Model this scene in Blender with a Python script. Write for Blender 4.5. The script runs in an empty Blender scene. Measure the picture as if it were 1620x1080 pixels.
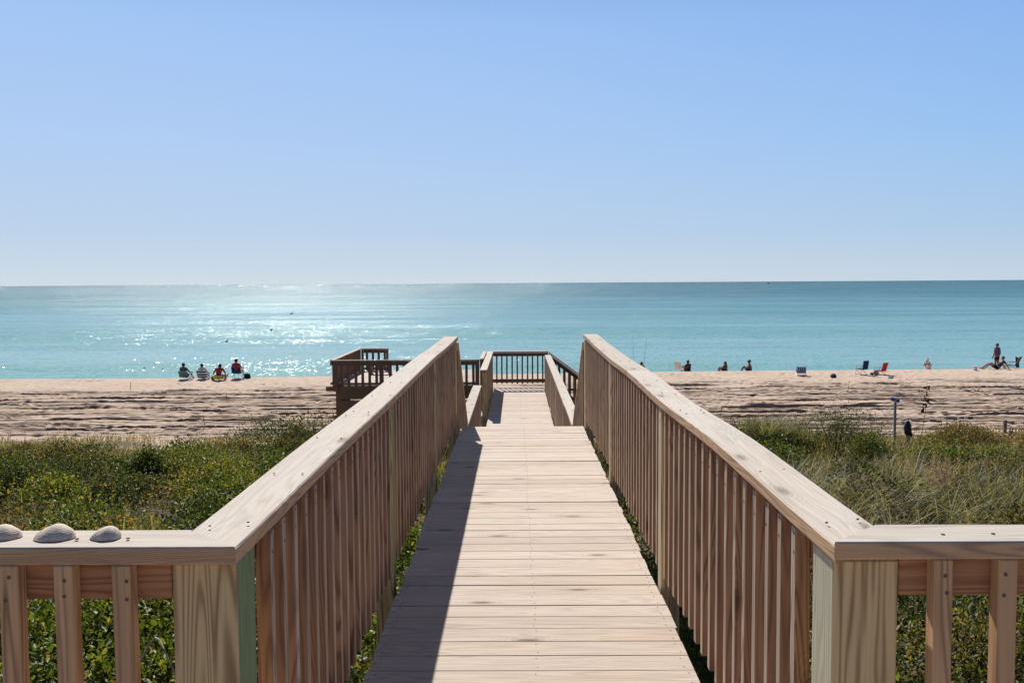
import bpy, math, random
import numpy as np
from mathutils import Vector, Matrix

rng = np.random.default_rng(11)
random.seed(11)
sc = bpy.context.scene
COL = sc.collection
R = math.radians
F = 1480.0            # focal length in photo pixels, used to turn photo measurements into metres
CAMZ = 1.46           # eye height above the upper deck (z = 0)

# ------------------------------------------------------------------ basics
def lin(r, g, b):
    def f(c):
        c /= 255.0
        return c / 12.92 if c <= 0.04045 else ((c + 0.055) / 1.055) ** 2.4
    return (f(r), f(g), f(b), 1.0)

def tag(o, label=None, cat=None, group=None, kind=None):
    if label: o['label'] = label
    if cat: o['category'] = cat
    if group: o['group'] = group
    if kind: o['kind'] = kind
    return o

def empty(name, loc, label, cat, group=None, rz=0.0):
    o = bpy.data.objects.new(name, None)
    o.empty_display_size = 0.2
    COL.objects.link(o)
    o.location = loc
    o.rotation_euler = (0, 0, rz)
    return tag(o, label, cat, group)

class MB:
    """collects geometry for ONE mesh object"""
    def __init__(s):
        s.v = []; s.f = []; s.g = []; s.r = []; s.m = []; s.n = 0
    def add(s, verts, faces, gco=None, rnd=None, mat=0):
        verts = np.asarray(verts, float)
        if gco is None: gco = verts
        k = len(verts)
        s.v.append(verts); s.g.append(np.asarray(gco, float))
        s.r.append(np.full(k, random.random() if rnd is None else rnd) if np.isscalar(rnd) or rnd is None else rnd)
        for i, f in enumerate(faces):
            s.f.append([a + s.n for a in f])
            s.m.append(mat[i] if isinstance(mat, (list, tuple)) else mat)
        s.n += k
    def box(s, lo, hi, c=0.003, axis=0, fn=None, mat=0, fm=None, rnd=None):
        """chamfered box; axis = grain direction; fm = {face key: material}"""
        lo = np.array(lo, float); hi = np.array(hi, float)
        c = min(c, 0.45 * float((hi - lo).min()))
        V = []; idx = {}
        for sx in (0, 1):
            for sy in (0, 1):
                for sz in (0, 1):
                    sg = (sx, sy, sz)
                    for a in range(3):
                        p = []
                        for k in range(3):
                            e = hi[k] if sg[k] else lo[k]
                            if k != a: e += -c if sg[k] else c
                            p.append(e)
                        idx[(sg, a)] = len(V); V.append(p)
        Fc = []; M = []
        keys = {(0, 0): '-x', (0, 1): '+x', (1, 0): '-y', (1, 1): '+y', (2, 0): '-z', (2, 1): '+z'}
        for a in range(3):
            b, d = [(1, 2), (2, 0), (0, 1)][a]
            for sgn in (0, 1):
                q = []
                for (ub, ud) in ((0, 0), (1, 0), (1, 1), (0, 1)):
                    t = [0, 0, 0]; t[a] = sgn; t[b] = ub; t[d] = ud
                    q.append(idx[(tuple(t), a)])
                if sgn == 0: q.reverse()
                Fc.append(q); M.append((fm or {}).get(keys[(a, sgn)], mat))
        cen = (lo + hi) / 2
        VV = np.array(V)
        def orient(q):
            n = np.cross(VV[q[1]] - VV[q[0]], VV[q[2]] - VV[q[0]])
            return q if np.dot(n, VV[q].mean(0) - cen) > 0 else q[::-1]
        for a in range(3):                     # edges along axis a
            b, d = [(1, 2), (2, 0), (0, 1)][a]
            for ub in (0, 1):
                for ud in (0, 1):
                    t0 = [0, 0, 0]; t1 = [0, 0, 0]
                    t1[a] = 1
                    for t in (t0, t1): t[b] = ub; t[d] = ud
                    q = [idx[(tuple(t0), b)], idx[(tuple(t0), d)], idx[(tuple(t1), d)], idx[(tuple(t1), b)]]
                    Fc.append(orient(q)); M.append(mat)
        for sx in (0, 1):
            for sy in (0, 1):
                for sz in (0, 1):
                    sg = (sx, sy, sz)
                    Fc.append(orient([idx[(sg, 0)], idx[(sg, 1)], idx[(sg, 2)]])); M.append(mat)
        off = rng.uniform(-50, 50, 3)
        order = [axis] + [k for k in range(3) if k != axis]
        g = (VV - cen)[:, order] + off
        W = fn(VV) if fn else VV
        s.add(W, Fc, g, rnd, M)
    def beam(s, stations, mat=0, c=0.004, rnd=None, fm=None):
        """loft of rectangles. station = (centre xyz, half-width vector, half-height vector, grain coordinate)"""
        off = rng.uniform(-50, 50, 3)
        V = []; G = []
        for (p, hw, hh, u) in stations:
            p = np.array(p, float); hw = np.array(hw, float); hh = np.array(hh, float)
            lw = np.linalg.norm(hw); lh = np.linalg.norm(hh)
            cw = c / lw; ch = c / lh
            for (a, b) in ((1, 1 - ch), (1 - cw, 1), (-1 + cw, 1), (-1, 1 - ch), (-1, -1 + ch), (-1 + cw, -1), (1 - cw, -1), (1, -1 + ch)):
                V.append(p + hw * a + hh * b)
                G.append(np.array([u, a * lw, b * lh]) + off)
        n = len(stations); Fc = []
        for i in range(n - 1):
            for k in range(8):
                k2 = (k + 1) % 8
                Fc.append([i * 8 + k, i * 8 + k2, (i + 1) * 8 + k2, (i + 1) * 8 + k])
        Fc.append([k for k in range(8)][::-1]); Fc.append([(n - 1) * 8 + k for k in range(8)])
        V = np.array(V)
        q = Fc[0]; nn = np.cross(V[q[1]] - V[q[0]], V[q[2]] - V[q[0]])
        if np.dot(nn, V[q].mean(0) - V[:8].mean(0)) < 0: Fc = [f[::-1] for f in Fc]
        s.add(V, Fc, G, rnd, mat)
    def tube(s, pts, rad, seg=8, mat=0, cap=True):
        pts = [np.array(p, float) for p in pts]
        n = len(pts)
        rads = rad if isinstance(rad, (list, tuple, np.ndarray)) else [rad] * n
        V = []; G = []
        up = np.array([0, 0, 1.0]); u = 0
        for i, p in enumerate(pts):
            d = pts[min(i + 1, n - 1)] - pts[max(i - 1, 0)]
            d = d / (np.linalg.norm(d) + 1e-9)
            a = np.cross(d, up)
            if np.linalg.norm(a) < 0.05: a = np.cross(d, np.array([1.0, 0, 0]))
            a /= np.linalg.norm(a); b = np.cross(d, a)
            for k in range(seg):
                t = 2 * math.pi * k / seg
                V.append(p + rads[i] * (math.cos(t) * a + math.sin(t) * b)); G.append([u, math.cos(t) * rads[i], math.sin(t) * rads[i]])
            if i < n - 1: u += np.linalg.norm(pts[i + 1] - p)
        Fc = []
        for i in range(n - 1):
            for k in range(seg):
                k2 = (k + 1) % seg
                Fc.append([i * seg + k, (i + 1) * seg + k, (i + 1) * seg + k2, i * seg + k2])
        if cap:
            Fc.append(list(range(seg))); Fc.append([(n - 1) * seg + k for k in range(seg)][::-1])
        s.add(V, Fc, G, None, mat)
    def blob(s, c, r, seg=14, rings=9, fn=None, mat=0):
        V = []; Fc = []
        for i in range(rings + 1):
            th = math.pi * i / rings
            for k in range(seg):
                ph = 2 * math.pi * k / seg
                p = np.array([math.sin(th) * math.cos(ph), math.sin(th) * math.sin(ph), math.cos(th)])
                q = fn(p) if fn else p
                V.append(np.array(c) + np.array(r) * q)
        for i in range(rings):
            for k in range(seg):
                k2 = (k + 1) % seg
                Fc.append([i * seg + k, (i + 1) * seg + k, (i + 1) * seg + k2, i * seg + k2])
        s.add(V, Fc, None, None, mat)
    def build(s, name, mats, parent=None, loc=None, smooth=False):
        V = np.concatenate(s.v)
        if parent is not None:
            L = parent_world(parent)
            V = V - L
        elif loc is not None:
            V = V - np.array(loc)
        me = bpy.data.meshes.new(name)
        me.from_pydata(V.tolist(), [], s.f)
        a = me.attributes.new('gco', 'FLOAT_VECTOR', 'POINT'); a.data.foreach_set('vector', np.concatenate(s.g).astype(np.float32).ravel())
        a = me.attributes.new('rnd', 'FLOAT', 'POINT'); a.data.foreach_set('value', np.concatenate(s.r).astype(np.float32))
        for m in (mats if isinstance(mats, (list, tuple)) else [mats]): me.materials.append(m)
        me.polygons.foreach_set('material_index', np.array(s.m, dtype=np.int32))
        if smooth: me.polygons.foreach_set('use_smooth', np.ones(len(me.polygons), dtype=bool))
        me.update()
        o = bpy.data.objects.new(name, me); COL.objects.link(o)
        if parent is not None: o.parent = parent
        elif loc is not None: o.location = loc
        return o

def parent_world(p):
    L = np.zeros(3)
    while p is not None:
        L += np.array(p.location); p = p.parent
    return L

# ------------------------------------------------------------------ materials
def newmat(name):
    m = bpy.data.materials.new(name); m.use_nodes = True
    nt = m.node_tree
    for n in list(nt.nodes): nt.nodes.remove(n)
    return m, nt
class NT:
    def __init__(s, nt): s.nt = nt
    def n(s, t, **k):
        nd = s.nt.nodes.new(t)
        for a, b in k.items(): setattr(nd, a, b)
        return nd
    def link(s, a, b): s.nt.links.new(a, b)
    def setin(s, sock, v):
        if hasattr(v, 'is_linked') or isinstance(v, bpy.types.NodeSocket): s.link(v, sock)
        else: sock.default_value = v
    def math(s, op, a, b=None, c=None, clamp=False):
        nd = s.n('ShaderNodeMath', operation=op, use_clamp=clamp)
        s.setin(nd.inputs[0], a)
        if b is not None: s.setin(nd.inputs[1], b)
        if c is not None: s.setin(nd.inputs[2], c)
        return nd.outputs[0]
    def vmath(s, op, a, b=None):
        nd = s.n('ShaderNodeVectorMath', operation=op)
        s.setin(nd.inputs[0], a)
        if b is not None: s.setin(nd.inputs[1], b)
        return nd.outputs[0]
    def noise(s, vec, scale=1.0, detail=4.0, rough=0.55, dist=0.0):
        nd = s.n('ShaderNodeTexNoise')
        s.link(vec, nd.inputs['Vector']); nd.inputs['Scale'].default_value = scale
        nd.inputs['Detail'].default_value = detail; nd.inputs['Roughness'].default_value = rough; nd.inputs['Distortion'].default_value = dist
        return nd
    def mix(s, f, a, b, mode='MIX'):
        nd = s.n('ShaderNodeMix', data_type='RGBA', blend_type=mode)
        s.setin(nd.inputs['Factor'], f); s.setin(nd.inputs['A'], a); s.setin(nd.inputs['B'], b)
        return nd.outputs['Result']
    def ramp(s, f, stops, interp='LINEAR'):
        nd = s.n('ShaderNodeValToRGB'); nd.color_ramp.interpolation = interp
        e = nd.color_ramp.elements
        while len(e) < len(stops): e.new(0.5)
        for i, (p, c) in enumerate(stops): e[i].position = p; e[i].color = c
        s.setin(nd.inputs[0], f)
        return nd.outputs[0]
    def mapr(s, f, a, b, c=0.0, d=1.0):
        nd = s.n('ShaderNodeMapRange'); s.setin(nd.inputs[0], f)
        for i, v in enumerate((a, b, c, d)): nd.inputs[1 + i].default_value = v
        return nd.outputs[0]
    def out(s, sh):
        o = s.n('ShaderNodeOutputMaterial'); s.link(sh, o.inputs['Surface'])

def wood(name, side, top, dark, grain=0.5, knots=0.5, rough=0.8, tops=1.0, ring=26.0, knot_on=0.84, topg=0.45):
    """sawn timber: side = colour of faces seen from the side, top = weathered colour of upward faces"""
    m, nt = newmat(name); k = NT(nt)
    at = k.n('ShaderNodeAttribute', attribute_name='gco').outputs['Vector']
    rn = k.n('ShaderNodeAttribute', attribute_name='rnd').outputs['Fac']
    nz = k.n('ShaderNodeSeparateXYZ'); k.link(k.n('ShaderNodeNewGeometry').outputs['Normal'], nz.inputs[0])
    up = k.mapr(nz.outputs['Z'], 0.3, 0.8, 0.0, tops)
    v1 = k.vmath('MULTIPLY', at, (0.55, 8.0, 8.0))
    v2 = k.vmath('MULTIPLY', at, (2.5, 170.0, 170.0))
    v3 = k.vmath('MULTIPLY', at, (1.6, 5.0, 5.0))
    nA = k.noise(v1, 1.0, 2.0, 0.5, 0.35).outputs['Fac']
    rings = k.math('MULTIPLY_ADD', k.math('SINE', k.math('MULTIPLY', nA, ring * 5.0)), 0.5, 0.5)
    rings = k.math('POWER', rings, 2.2)
    fine = k.noise(v2, 1.0, 3.0, 0.6).outputs['Fac']
    blotch = k.noise(v3, 1.0, 5.0, 0.6).outputs['Fac']
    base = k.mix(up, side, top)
    base = k.mix(k.mapr(rn, 0, 1, 0.0, 0.42), base, k.mix(0.55, base, dark))
    warm = k.mapr(k.noise(k.vmath('MULTIPLY', at, (0.9, 2.0, 2.0)), 1.0, 2.0).outputs['Fac'], 0.45, 0.72, 0.0, 0.35)
    base = k.mix(warm, base, k.mix(1.0, base, (1.0, 0.86, 0.74, 1), 'MULTIPLY'))
    gfac = k.math('MULTIPLY', rings, k.math('MULTIPLY', k.mapr(blotch, 0.3, 0.7, 0.35, 1.0), grain))
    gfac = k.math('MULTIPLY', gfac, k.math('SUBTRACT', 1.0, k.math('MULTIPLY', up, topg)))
    colr = k.mix(gfac, base, dark)
    colr = k.mix(k.mapr(fine, 0.42, 0.75, 0.0, 0.32), colr, k.mix(0.6, colr, dark))
    # knots: sparse dark ovals
    vo = k.n('ShaderNodeTexVoronoi', feature='F1'); vo.inputs['Scale'].default_value = 1.0
    sa = k.n('ShaderNodeSeparateXYZ'); k.link(at, sa.inputs[0]); cb = k.n('ShaderNodeCombineXYZ')
    k.link(k.math('MULTIPLY', sa.outputs[0], 2.4), cb.inputs[0]); k.link(k.math('MULTIPLY', k.math('ADD', sa.outputs[1], sa.outputs[2]), 7.5), cb.inputs[1])
    vo.voronoi_dimensions = '2D'
    k.link(cb.outputs[0], vo.inputs['Vector']); vo.inputs['Randomness'].default_value = 1.0
    sepc = k.n('ShaderNodeSeparateColor'); k.link(vo.outputs['Color'], sepc.inputs[0])
    on = k.math('GREATER_THAN', sepc.outputs[0], knot_on)
    kd = k.math('ADD', vo.outputs['Distance'], k.math('MULTIPLY', k.math('SUBTRACT', blotch, 0.5), 0.12))
    kn = k.math('MULTIPLY', k.math('SUBTRACT', 1.0, k.mapr(kd, 0.05, 0.16, 0.0, 1.0)), k.math('MULTIPLY', on, knots), clamp=True)
    halo = k.math('MULTIPLY', k.math('MULTIPLY', k.math('SUBTRACT', 1.0, k.mapr(kd, 0.12, 0.42, 0.0, 1.0)), k.math('MULTIPLY_ADD', k.math('SINE', k.math('MULTIPLY', kd, 95.0)), 0.5, 0.5)), k.math('MULTIPLY', on, knots * 0.55), clamp=True)
    colr = k.mix(halo, colr, k.mix(0.7, colr, dark))
    colr = k.mix(kn, colr, k.mix(0.35, dark, (0.02, 0.012, 0.008, 1)))
    # dirt streaks
    dirt = k.mapr(k.noise(k.vmath('MULTIPLY', at, (1.2, 22.0, 22.0)), 1.0, 4.0, 0.7).outputs['Fac'], 0.52, 0.75, 0.0, 0.42)
    colr = k.mix(dirt, colr, k.mix(1.0, colr, (0.62, 0.60, 0.60, 1), 'MULTIPLY'))
    bs = k.n('ShaderNodeBsdfPrincipled')
    k.link(colr, bs.inputs['Base Color']); bs.inputs['Roughness'].default_value = rough
    bs.inputs['Specular IOR Level'].default_value = 0.25
    bp = k.n('ShaderNodeBump'); bp.inputs['Strength'].default_value = 0.5; bp.inputs['Distance'].default_value = 0.0025
    hgt = k.math('ADD', k.math('MULTIPLY', rings, -0.35), k.math('MULTIPLY', fine, -0.9))
    k.link(hgt, bp.inputs['Height']); k.link(bp.outputs[0], bs.inputs['Normal'])
    k.out(bs.outputs[0])
    return m

def plain(name, col, rough=0.6, metal=0.0, var=0.25, scale=30.0, spec=0.3):
    m, nt = newmat(name); k = NT(nt)
    tc = k.n('ShaderNodeTexCoord').outputs['Object']
    nf = k.noise(tc, scale, 4.0, 0.6).outputs['Fac']
    c = k.mix(k.mapr(nf, 0.3, 0.75, 0.0, var * 1.6), col, k.mix(1.0, col, (0.5, 0.5, 0.5, 1), 'MULTIPLY'))
    bs = k.n('ShaderNodeBsdfPrincipled'); k.link(c, bs.inputs['Base Color'])
    bs.inputs['Roughness'].default_value = rough; bs.inputs['Metallic'].default_value = metal; bs.inputs['Specular IOR Level'].default_value = spec
    k.out(bs.outputs[0]); return m

def striped(name, c1, c2, freq, axis=2, c3=None, f3=0, ax3=0):
    m, nt = newmat(name); k = NT(nt)
    sp = k.n('ShaderNodeSeparateXYZ'); k.link(k.n('ShaderNodeTexCoord').outputs['Object'], sp.inputs[0])
    s = k.math('GREATER_THAN', k.math('SINE', k.math('MULTIPLY', sp.outputs[axis], freq)), 0.25)
    c = k.mix(s, c1, c2)
    if c3 is not None:
        s3 = k.math('GREATER_THAN', k.math('SINE', k.math('MULTIPLY', sp.outputs[ax3], f3)), 0.6)
        c = k.mix(k.math('MULTIPLY', s3, 0.7), c, c3)
    bs = k.n('ShaderNodeBsdfPrincipled'); k.link(c, bs.inputs['Base Color']); bs.inputs['Roughness'].default_value = 0.85
    k.out(bs.outputs[0]); return m

def leafmat(name, stops, trans=0.4, rough=0.4, tcol=1.6):
    m, nt = newmat(name); k = NT(nt)
    rn = k.n('ShaderNodeAttribute', attribute_name='rnd').outputs['Fac']
    c = k.ramp(rn, stops)
    bs = k.n('ShaderNodeBsdfPrincipled'); k.link(c, bs.inputs['Base Color'])
    bs.inputs['Roughness'].default_value = rough + 0.16; bs.inputs['Specular IOR Level'].default_value = 0.35
    tr = k.n('ShaderNodeBsdfTranslucent')
    k.link(k.mix(1.0, c, (tcol, tcol * 0.95, tcol * 0.42, 1), 'MULTIPLY'), tr.inputs['Color'])
    mx = k.n('ShaderNodeMixShader'); mx.inputs[0].default_value = trans
    k.link(bs.outputs[0], mx.inputs[1]); k.link(tr.outputs[0], mx.inputs[2])
    k.out(mx.outputs[0]); return m

W_DECK = wood('weathered_deck_timber', lin(162, 137, 111), lin(232, 217, 200), lin(130, 106, 90), 0.58, 0.75, knot_on=0.82, topg=0.40)
W_CAP = wood('weathered_cap_timber', lin(214, 174, 134), lin(227, 216, 202), lin(126, 108, 92), 0.66, 0.6, ring=34, topg=0.62)
W_BAL = wood('brown_baluster_timber', lin(180, 145, 114), lin(190, 170, 150), lin(86, 60, 44), 0.75, 0.7)
W_GREY = wood('grey_weathered_face', lin(204, 184, 164), lin(210, 198, 190), lin(104, 84, 70), 0.8, 0.35)
W_RAIL = wood('reddish_rail_timber', lin(204, 152, 110), lin(200, 175, 155), lin(116, 72, 46), 0.7, 0.6)
W_POST = wood('treated_post_timber', lin(238, 208, 154), lin(205, 190, 160), lin(120, 90, 54), 0.95, 0.4, ring=26)
W_GREEN_SHADE = wood('green_treated_shade_face', lin(140, 156, 112), lin(190, 190, 165), lin(92, 106, 74), 0.55, 0.3)  # green treated timber, colour toned darker for the shaded left posts
W_BALF = wood('tan_baluster_timber', lin(222, 180, 136), lin(200, 180, 160), lin(126, 90, 60), 0.75, 0.5)
W_SUNLIT = wood('sunlit_treated_face', lin(204, 198, 172), lin(200, 195, 175), lin(140, 128, 100), 0.5, 0.3)  # paler copy of the treated face, sunlight put into its colour
W_DARK = wood('dark_joist_timber', lin(122, 102, 78), lin(150, 130, 112), lin(70, 54, 40), 0.5, 0.3)
W_FAR = wood('dark_brown_rail_timber', lin(132, 104, 82), lin(206, 194, 184), lin(72, 52, 40), 0.4, 0.3)
NAIL = plain('rusty_nail', lin(112, 94, 84), 0.5, 0.6)
M_SPOT = plain('bright_spot_metal', lin(190, 190, 188), 0.3, 0.9)

# ------------------------------------------------------------------ railings
def railing(label, origin, sdir, tdir, length, post_s, first=0.0, spacing=0.1257, z0=0.0, slope=0.0, cap_z=0.91,
            bal_bottom=0.06, cap_ends=(0.0, 0.0), mats=None, joints=(), cap_w=0.142, mitre=(None, None), seed=0, post_w=0.089,
            last=None, far=False, bal_w=0.038, post_bottom=-0.9, big_first=False, wav=0.006, group=None, skip_post_bal=True, cap_in=0.010, sub_h=0.089, top_gap=0.0105):
    """s runs along the rail, t points away from the walkway (balusters' inner face at t = 0)"""
    rs = random.Random(seed)
    o = np.array(origin, float); sd = np.array(sdir, float); td = np.array(tdir, float)
    root = empty('railing', origin, label, 'railing', group)
    mats = mats or dict(bal=[W_BAL, W_GREY], cap=W_CAP, rail=W_RAIL, post=[W_POST, W_GREEN_SHADE])
    wob = [rs.uniform(-wav, wav) for _ in range(40)]
    def wv(s):
        q = max(0.0, s) / 1.2; i = int(q) % 38; f = q - int(q); f = f * f * (3 - 2 * f)
        return wob[i] * (1 - f) + wob[i + 1] * f
    def fn(V):
        return o + np.outer(V[:, 0], sd) + np.outer(V[:, 1], td) + np.outer(V[:, 2] + slope * V[:, 0] + z0 + 0.0, np.array([0, 0, 1.0]))
    sgn = np.dot(np.cross(sd, td), [0, 0, 1.0])
    # cap pieces
    a0, a1 = -cap_ends[0], length + cap_ends[1]
    cuts = [a0] + list(joints) + [a1]
    t0, t1 = -cap_in, cap_w - cap_in
    for i in range(len(cuts) - 1):
        u0 = cuts[i] + (0.0015 if i else 0); u1 = cuts[i + 1] - (0.0015 if i < len(cuts) - 2 else 0)
        mb = MB(); st = []
        n = max(2, int((u1 - u0) / 0.3) + 1)
        for j in range(n):
            s = u0 + (u1 - u0) * j / (n - 1)
            sa = sb = s
            if i == 0 and j == 0 and mitre[0] is not None: sa, sb = s + mitre[0][0], s + mitre[0][1]
            if i == len(cuts) - 2 and j == n - 1 and mitre[1] is not None: sa, sb = s + mitre[1][0], s + mitre[1][1]
            zz = cap_z - 0.019 + wv(s)
            pa = fn(np.array([[sa, t0, zz]]))[0]; pb = fn(np.array([[sb, t1, zz]]))[0]
            st.append(((pa + pb) / 2, (pb - pa) / 2, np.array([0, 0, 0.019]), s))
        mb.beam(st, 0, 0.004)
        mb.build('cap_rail', mats['cap'], root)
    # sub rails behind the balusters
    ct = cap_z - 0.038
    segs = []
    ps = sorted(post_s)
    edges = [0.0] + [x for p in ps for x in (p - post_w / 2, p + post_w / 2)] + [length]
    for i in range(0, len(edges), 2):
        if edges[i + 1] - edges[i] > 0.05: segs.append((edges[i], edges[i + 1]))
    for nm, zl, zh in (('top_rail', ct - sub_h, ct - 0.009), ('bottom_rail', bal_bottom + 0.02, bal_bottom + 0.02 + 0.089)):
        mb = MB()
        for (s0, s1) in segs: mb.box((s0 + 0.002, bal_w + 0.001, zl), (s1 - 0.002, bal_w + 0.039, zh), 0.003, 0, fn)
        mb.build(nm, mats['rail'], root)
    for i, p in enumerate(ps):
        mb = MB(); w = 0.14 if (big_first and i == 0) else post_w
        s0 = p - post_w / 2
        pm = mats['post']
        mb.box((s0, 0.0 if not far else bal_w * 0.3, post_bottom), (s0 + w, w, ct - 0.010), 0.004, 2, fn, 0, {'-y': 1} if len(pm) > 1 else None)
        mb.build('post', pm, root)
    s = first
    lim = (last if last is not None else length - 0.05)
    while s <= lim:
        if not (skip_post_bal and any(p - post_w / 2 - bal_w - 0.006 < s < p + post_w / 2 + 0.006 for p in ps)):
            mb = MB(); d = rs.uniform(-0.004, 0.004) if not far else 0
            e = rs.uniform(-0.012, 0.012)
            mb.box((s + d, 0.0, bal_bottom + e), (s + d + bal_w, bal_w, ct - top_gap + wv(s)), 0.003, 2, fn, 0, {'-y': 1} if len(mats['bal']) > 1 else None)
            if not far:
                le = rs.uniform(-.006, .006); b_ = mb.v[-1]; zz_ = (b_[:, 2] - b_[:, 2].min()); b_ += np.outer(zz_ * le, sd)
            b = mb.build('baluster', mats['bal'], root)
        s += spacing
    return root, fn

def screws(parent, fn, positions, r=0.0045):
    mb = MB()
    for (s, t, z, nrm) in positions:
        p = fn(np.array([[s, t, z]]))[0]; n = np.array(nrm, float)
        mb.tube([p - n * 0.002, p + n * 0.0012], r, 8)
    o = mb.build('screw_heads', NAIL, parent); o['kind'] = 'stuff'

XL, XR = -0.608, 0.677           # inner faces of the rails
DL, DR = -0.571, 0.668           # deck edges
Y0, Y1 = 1.98, 9.45               # upper walkway rail
Z2 = -1.16                       # lower deck
Y2a, Y2b = 11.25, 23.40

# long rails of the upper walkway
mit = lambda: None
rl, fl = railing('long left wooden railing of the upper boardwalk, casting its shadow over the planks', (XL, Y0, 0), (0, 1, 0), (-1, 0, 0), Y1 - Y0,
                 [0.0445, 2.55, 4.98, 7.38], first=0.27, joints=(1.85, 5.1), mitre=((-0.04, 0.10), None), seed=3, big_first=True, slope=0.0028, wav=0.010, bal_bottom=0.055)
rr, fr = railing('long right wooden railing of the upper boardwalk, its inner faces catching the sun', (XR, Y0, 0), (0, 1, 0), (1, 0, 0), Y1 - Y0,
                 [0.0445, 2.44, 4.84, 7.38], first=0.268, joints=(3.7,), mitre=((-0.04, 0.10), None), seed=8, big_first=True, slope=0.0028, mats=dict(bal=[W_BAL, W_GREY], cap=W_CAP, rail=W_RAIL, post=[W_POST, W_SUNLIT]), wav=0.010, bal_bottom=0.08)
for root_, f_, sg in ((rl, fl, 1), (rr, fr, -1)):
    pos = []
    s = 0.27
    while s < 3.2:
        for dz in (0.80, 0.845): pos.append((s + 0.019 + random.uniform(-.003, .003), -0.0, dz + random.uniform(-.006, .006), (sg, 0, 0)))
        s += 0.1257
    for s in (0.05, 0.62, 1.22, 1.8, 1.9, 2.45, 3.05, 3.65, 4.3):
        for t in (0.02, 0.095): pos.append((s + random.uniform(-.02, .02) + 0.08, t + random.uniform(-.01, .01), 0.9115 + 0.002, (0, 0, 1)))
    screws(root_, f_, pos, 0.0032)

# cross rails either side, their balusters face the camera
def cross(label, x0, sx, xpost, bal_x0, seed, mo):
    # s runs away from the walkway; t points forward (+y). baluster front plane y = 1.962
    root, fn = railing(label, (x0, 1.942, 0), (sx, 0, 0), (0, 1, 0), 2.6, [1.9], first=bal_x0, spacing=0.1246, bal_w=0.040, joints=(), top_gap=0.001, mitre=((mo[0], mo[1]), None), mats=dict(bal=[W_BALF], cap=W_CAP, rail=W_RAIL, post=[W_POST]),
                       seed=seed, cap_in=0.002, wav=0.003, bal_bottom=0.055)
    pos = []
    s = bal_x0
    while s < 1.4:
        for z in (0.838, 0.80): pos.append((s + 0.019 + random.uniform(-.005, .005), 0.0, z + random.uniform(-.006, .006), (0, -1, 0)))
        s += 0.1246
    for s in (0.1, 0.21, 0.6, 0.72): pos.append((s, 0.03 + random.uniform(0, .03), 0.913, (0, 0, 1)))
    screws(root, fn, pos, 0.0042)
    return root
cl = cross('low left cross railing in the foreground with shells on its cap', -0.748, -1, 0, 0.068, 21, (-0.151, -0.005))
cr = cross('right cross railing in the foreground with a bare cap', 0.817, 1, 0, 0.068, 22, (-0.152, -0.010))

# ------------------------------------------------------------------ decks
def deck(name, label, x0, x1, y0, y1, z, pitch=0.1432, seed=0, joist=True, group=None, supports=()):
    rs = random.Random(seed)
    root = empty(name, ((x0 + x1) / 2, (y0 + y1) / 2, z), label, 'walkway', group)
    mb = MB(); nails = []
    y = y0
    while y < y1 - 0.05:
        w = min(pitch - rs.choice((0.0008, 0.0012, 0.002, 0.003, 0.0055)), y1 - y)
        dl, dr = rs.uniform(-.006, .006), rs.uniform(-.006, .006)
        tilt = rs.uniform(-0.0015, 0.0015); sk = rs.uniform(-0.002, 0.002); cup = rs.uniform(-.001, .001)
        def fn(V, tilt=tilt, sk=sk, y=y):
            W = V.copy(); W[:, 2] += tilt * (V[:, 0] - x0); W[:, 1] += sk * (V[:, 0] - x0); return W
        mb.box((x0 + dl, y, z - 0.036), (x1 + dr, y + w, z + cup), 0.0022, 0, fn)
        for nx in (x0 + 0.035, (x0 + x1) / 2 + 0.02, x1 - 0.035):
            for ny in (0.03, w - 0.03): nails.append((nx + rs.uniform(-.008, .008), y + ny, z + cup + 0.0005 + tilt * (nx - x0)))
        y += pitch
    mb.build('deck_planks', [W_DECK], root)
    mb = MB()
    for (x, y, zz) in nails: mb.tube([(x, y, zz - 0.004), (x, y, zz + 0.0006)], 0.0030, 6)
    o = mb.build('nail_heads', NAIL, root); o['kind'] = 'stuff'
    if joist:
        for x in (x0 + 0.03, (x0 + x1) / 2 - 0.02, x1 - 0.07):
            mb = MB(); mb.box((x, y0 + 0.01, z - 0.225), (x + 0.038, y1 - 0.01, z - 0.037), 0.004, 1); mb.build('joist', W_DARK, root)
    for (x, y, zb) in supports:
        mb = MB(); mb.box((x - 0.07, y - 0.07, zb), (x + 0.07, y + 0.07, z - 0.226), 0.005, 2); mb.build('support_post', W_DARK, root)
    return root
up = deck('boardwalk', 'pale plank boardwalk running straight out between the two long railings', DL, DR, 2.02, Y1 + 0.02, 0.0, seed=4,
          supports=[(-0.45, 4.5, -1.6), (0.55, 4.5, -1.6), (-0.45, 6.9, -1.8), (0.55, 6.9, -1.8), (-0.45, 9.3, -2.0), (0.55, 9.3, -2.0)])
# bright metal beads standing for sun spots along the planks' left edge
mb = MB()
for i in range(50):
    y = 2.09 + i * 0.1432
    mb.blob((DL + 0.012, y, 0.0035), (0.006, 0.008, 0.006), 8, 5)
o = mb.build('edge_sun_spots', M_SPOT, up, smooth=True); o['kind'] = 'stuff'
deck('sun_deck', 'plank floor of the deck at the foot of the boardwalk between the cross railings', -3.2, 3.3, -1.3, 2.015, 0.0, seed=9)
lo = deck('boardwalk', 'lower plank boardwalk beyond the drop, ending at the barred landing', DL, DR, Y2a, Y2b + 0.12, Z2, seed=5,
          supports=[(-0.45, 13, -2.6), (0.55, 13, -2.6), (-0.45, 16, -3.0), (0.55, 16, -3.0), (-0.45, 19.5, -3.4), (0.55, 19.5, -3.4), (-0.45, 23.2, -3.9), (0.55, 23.2, -3.9)])
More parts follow.
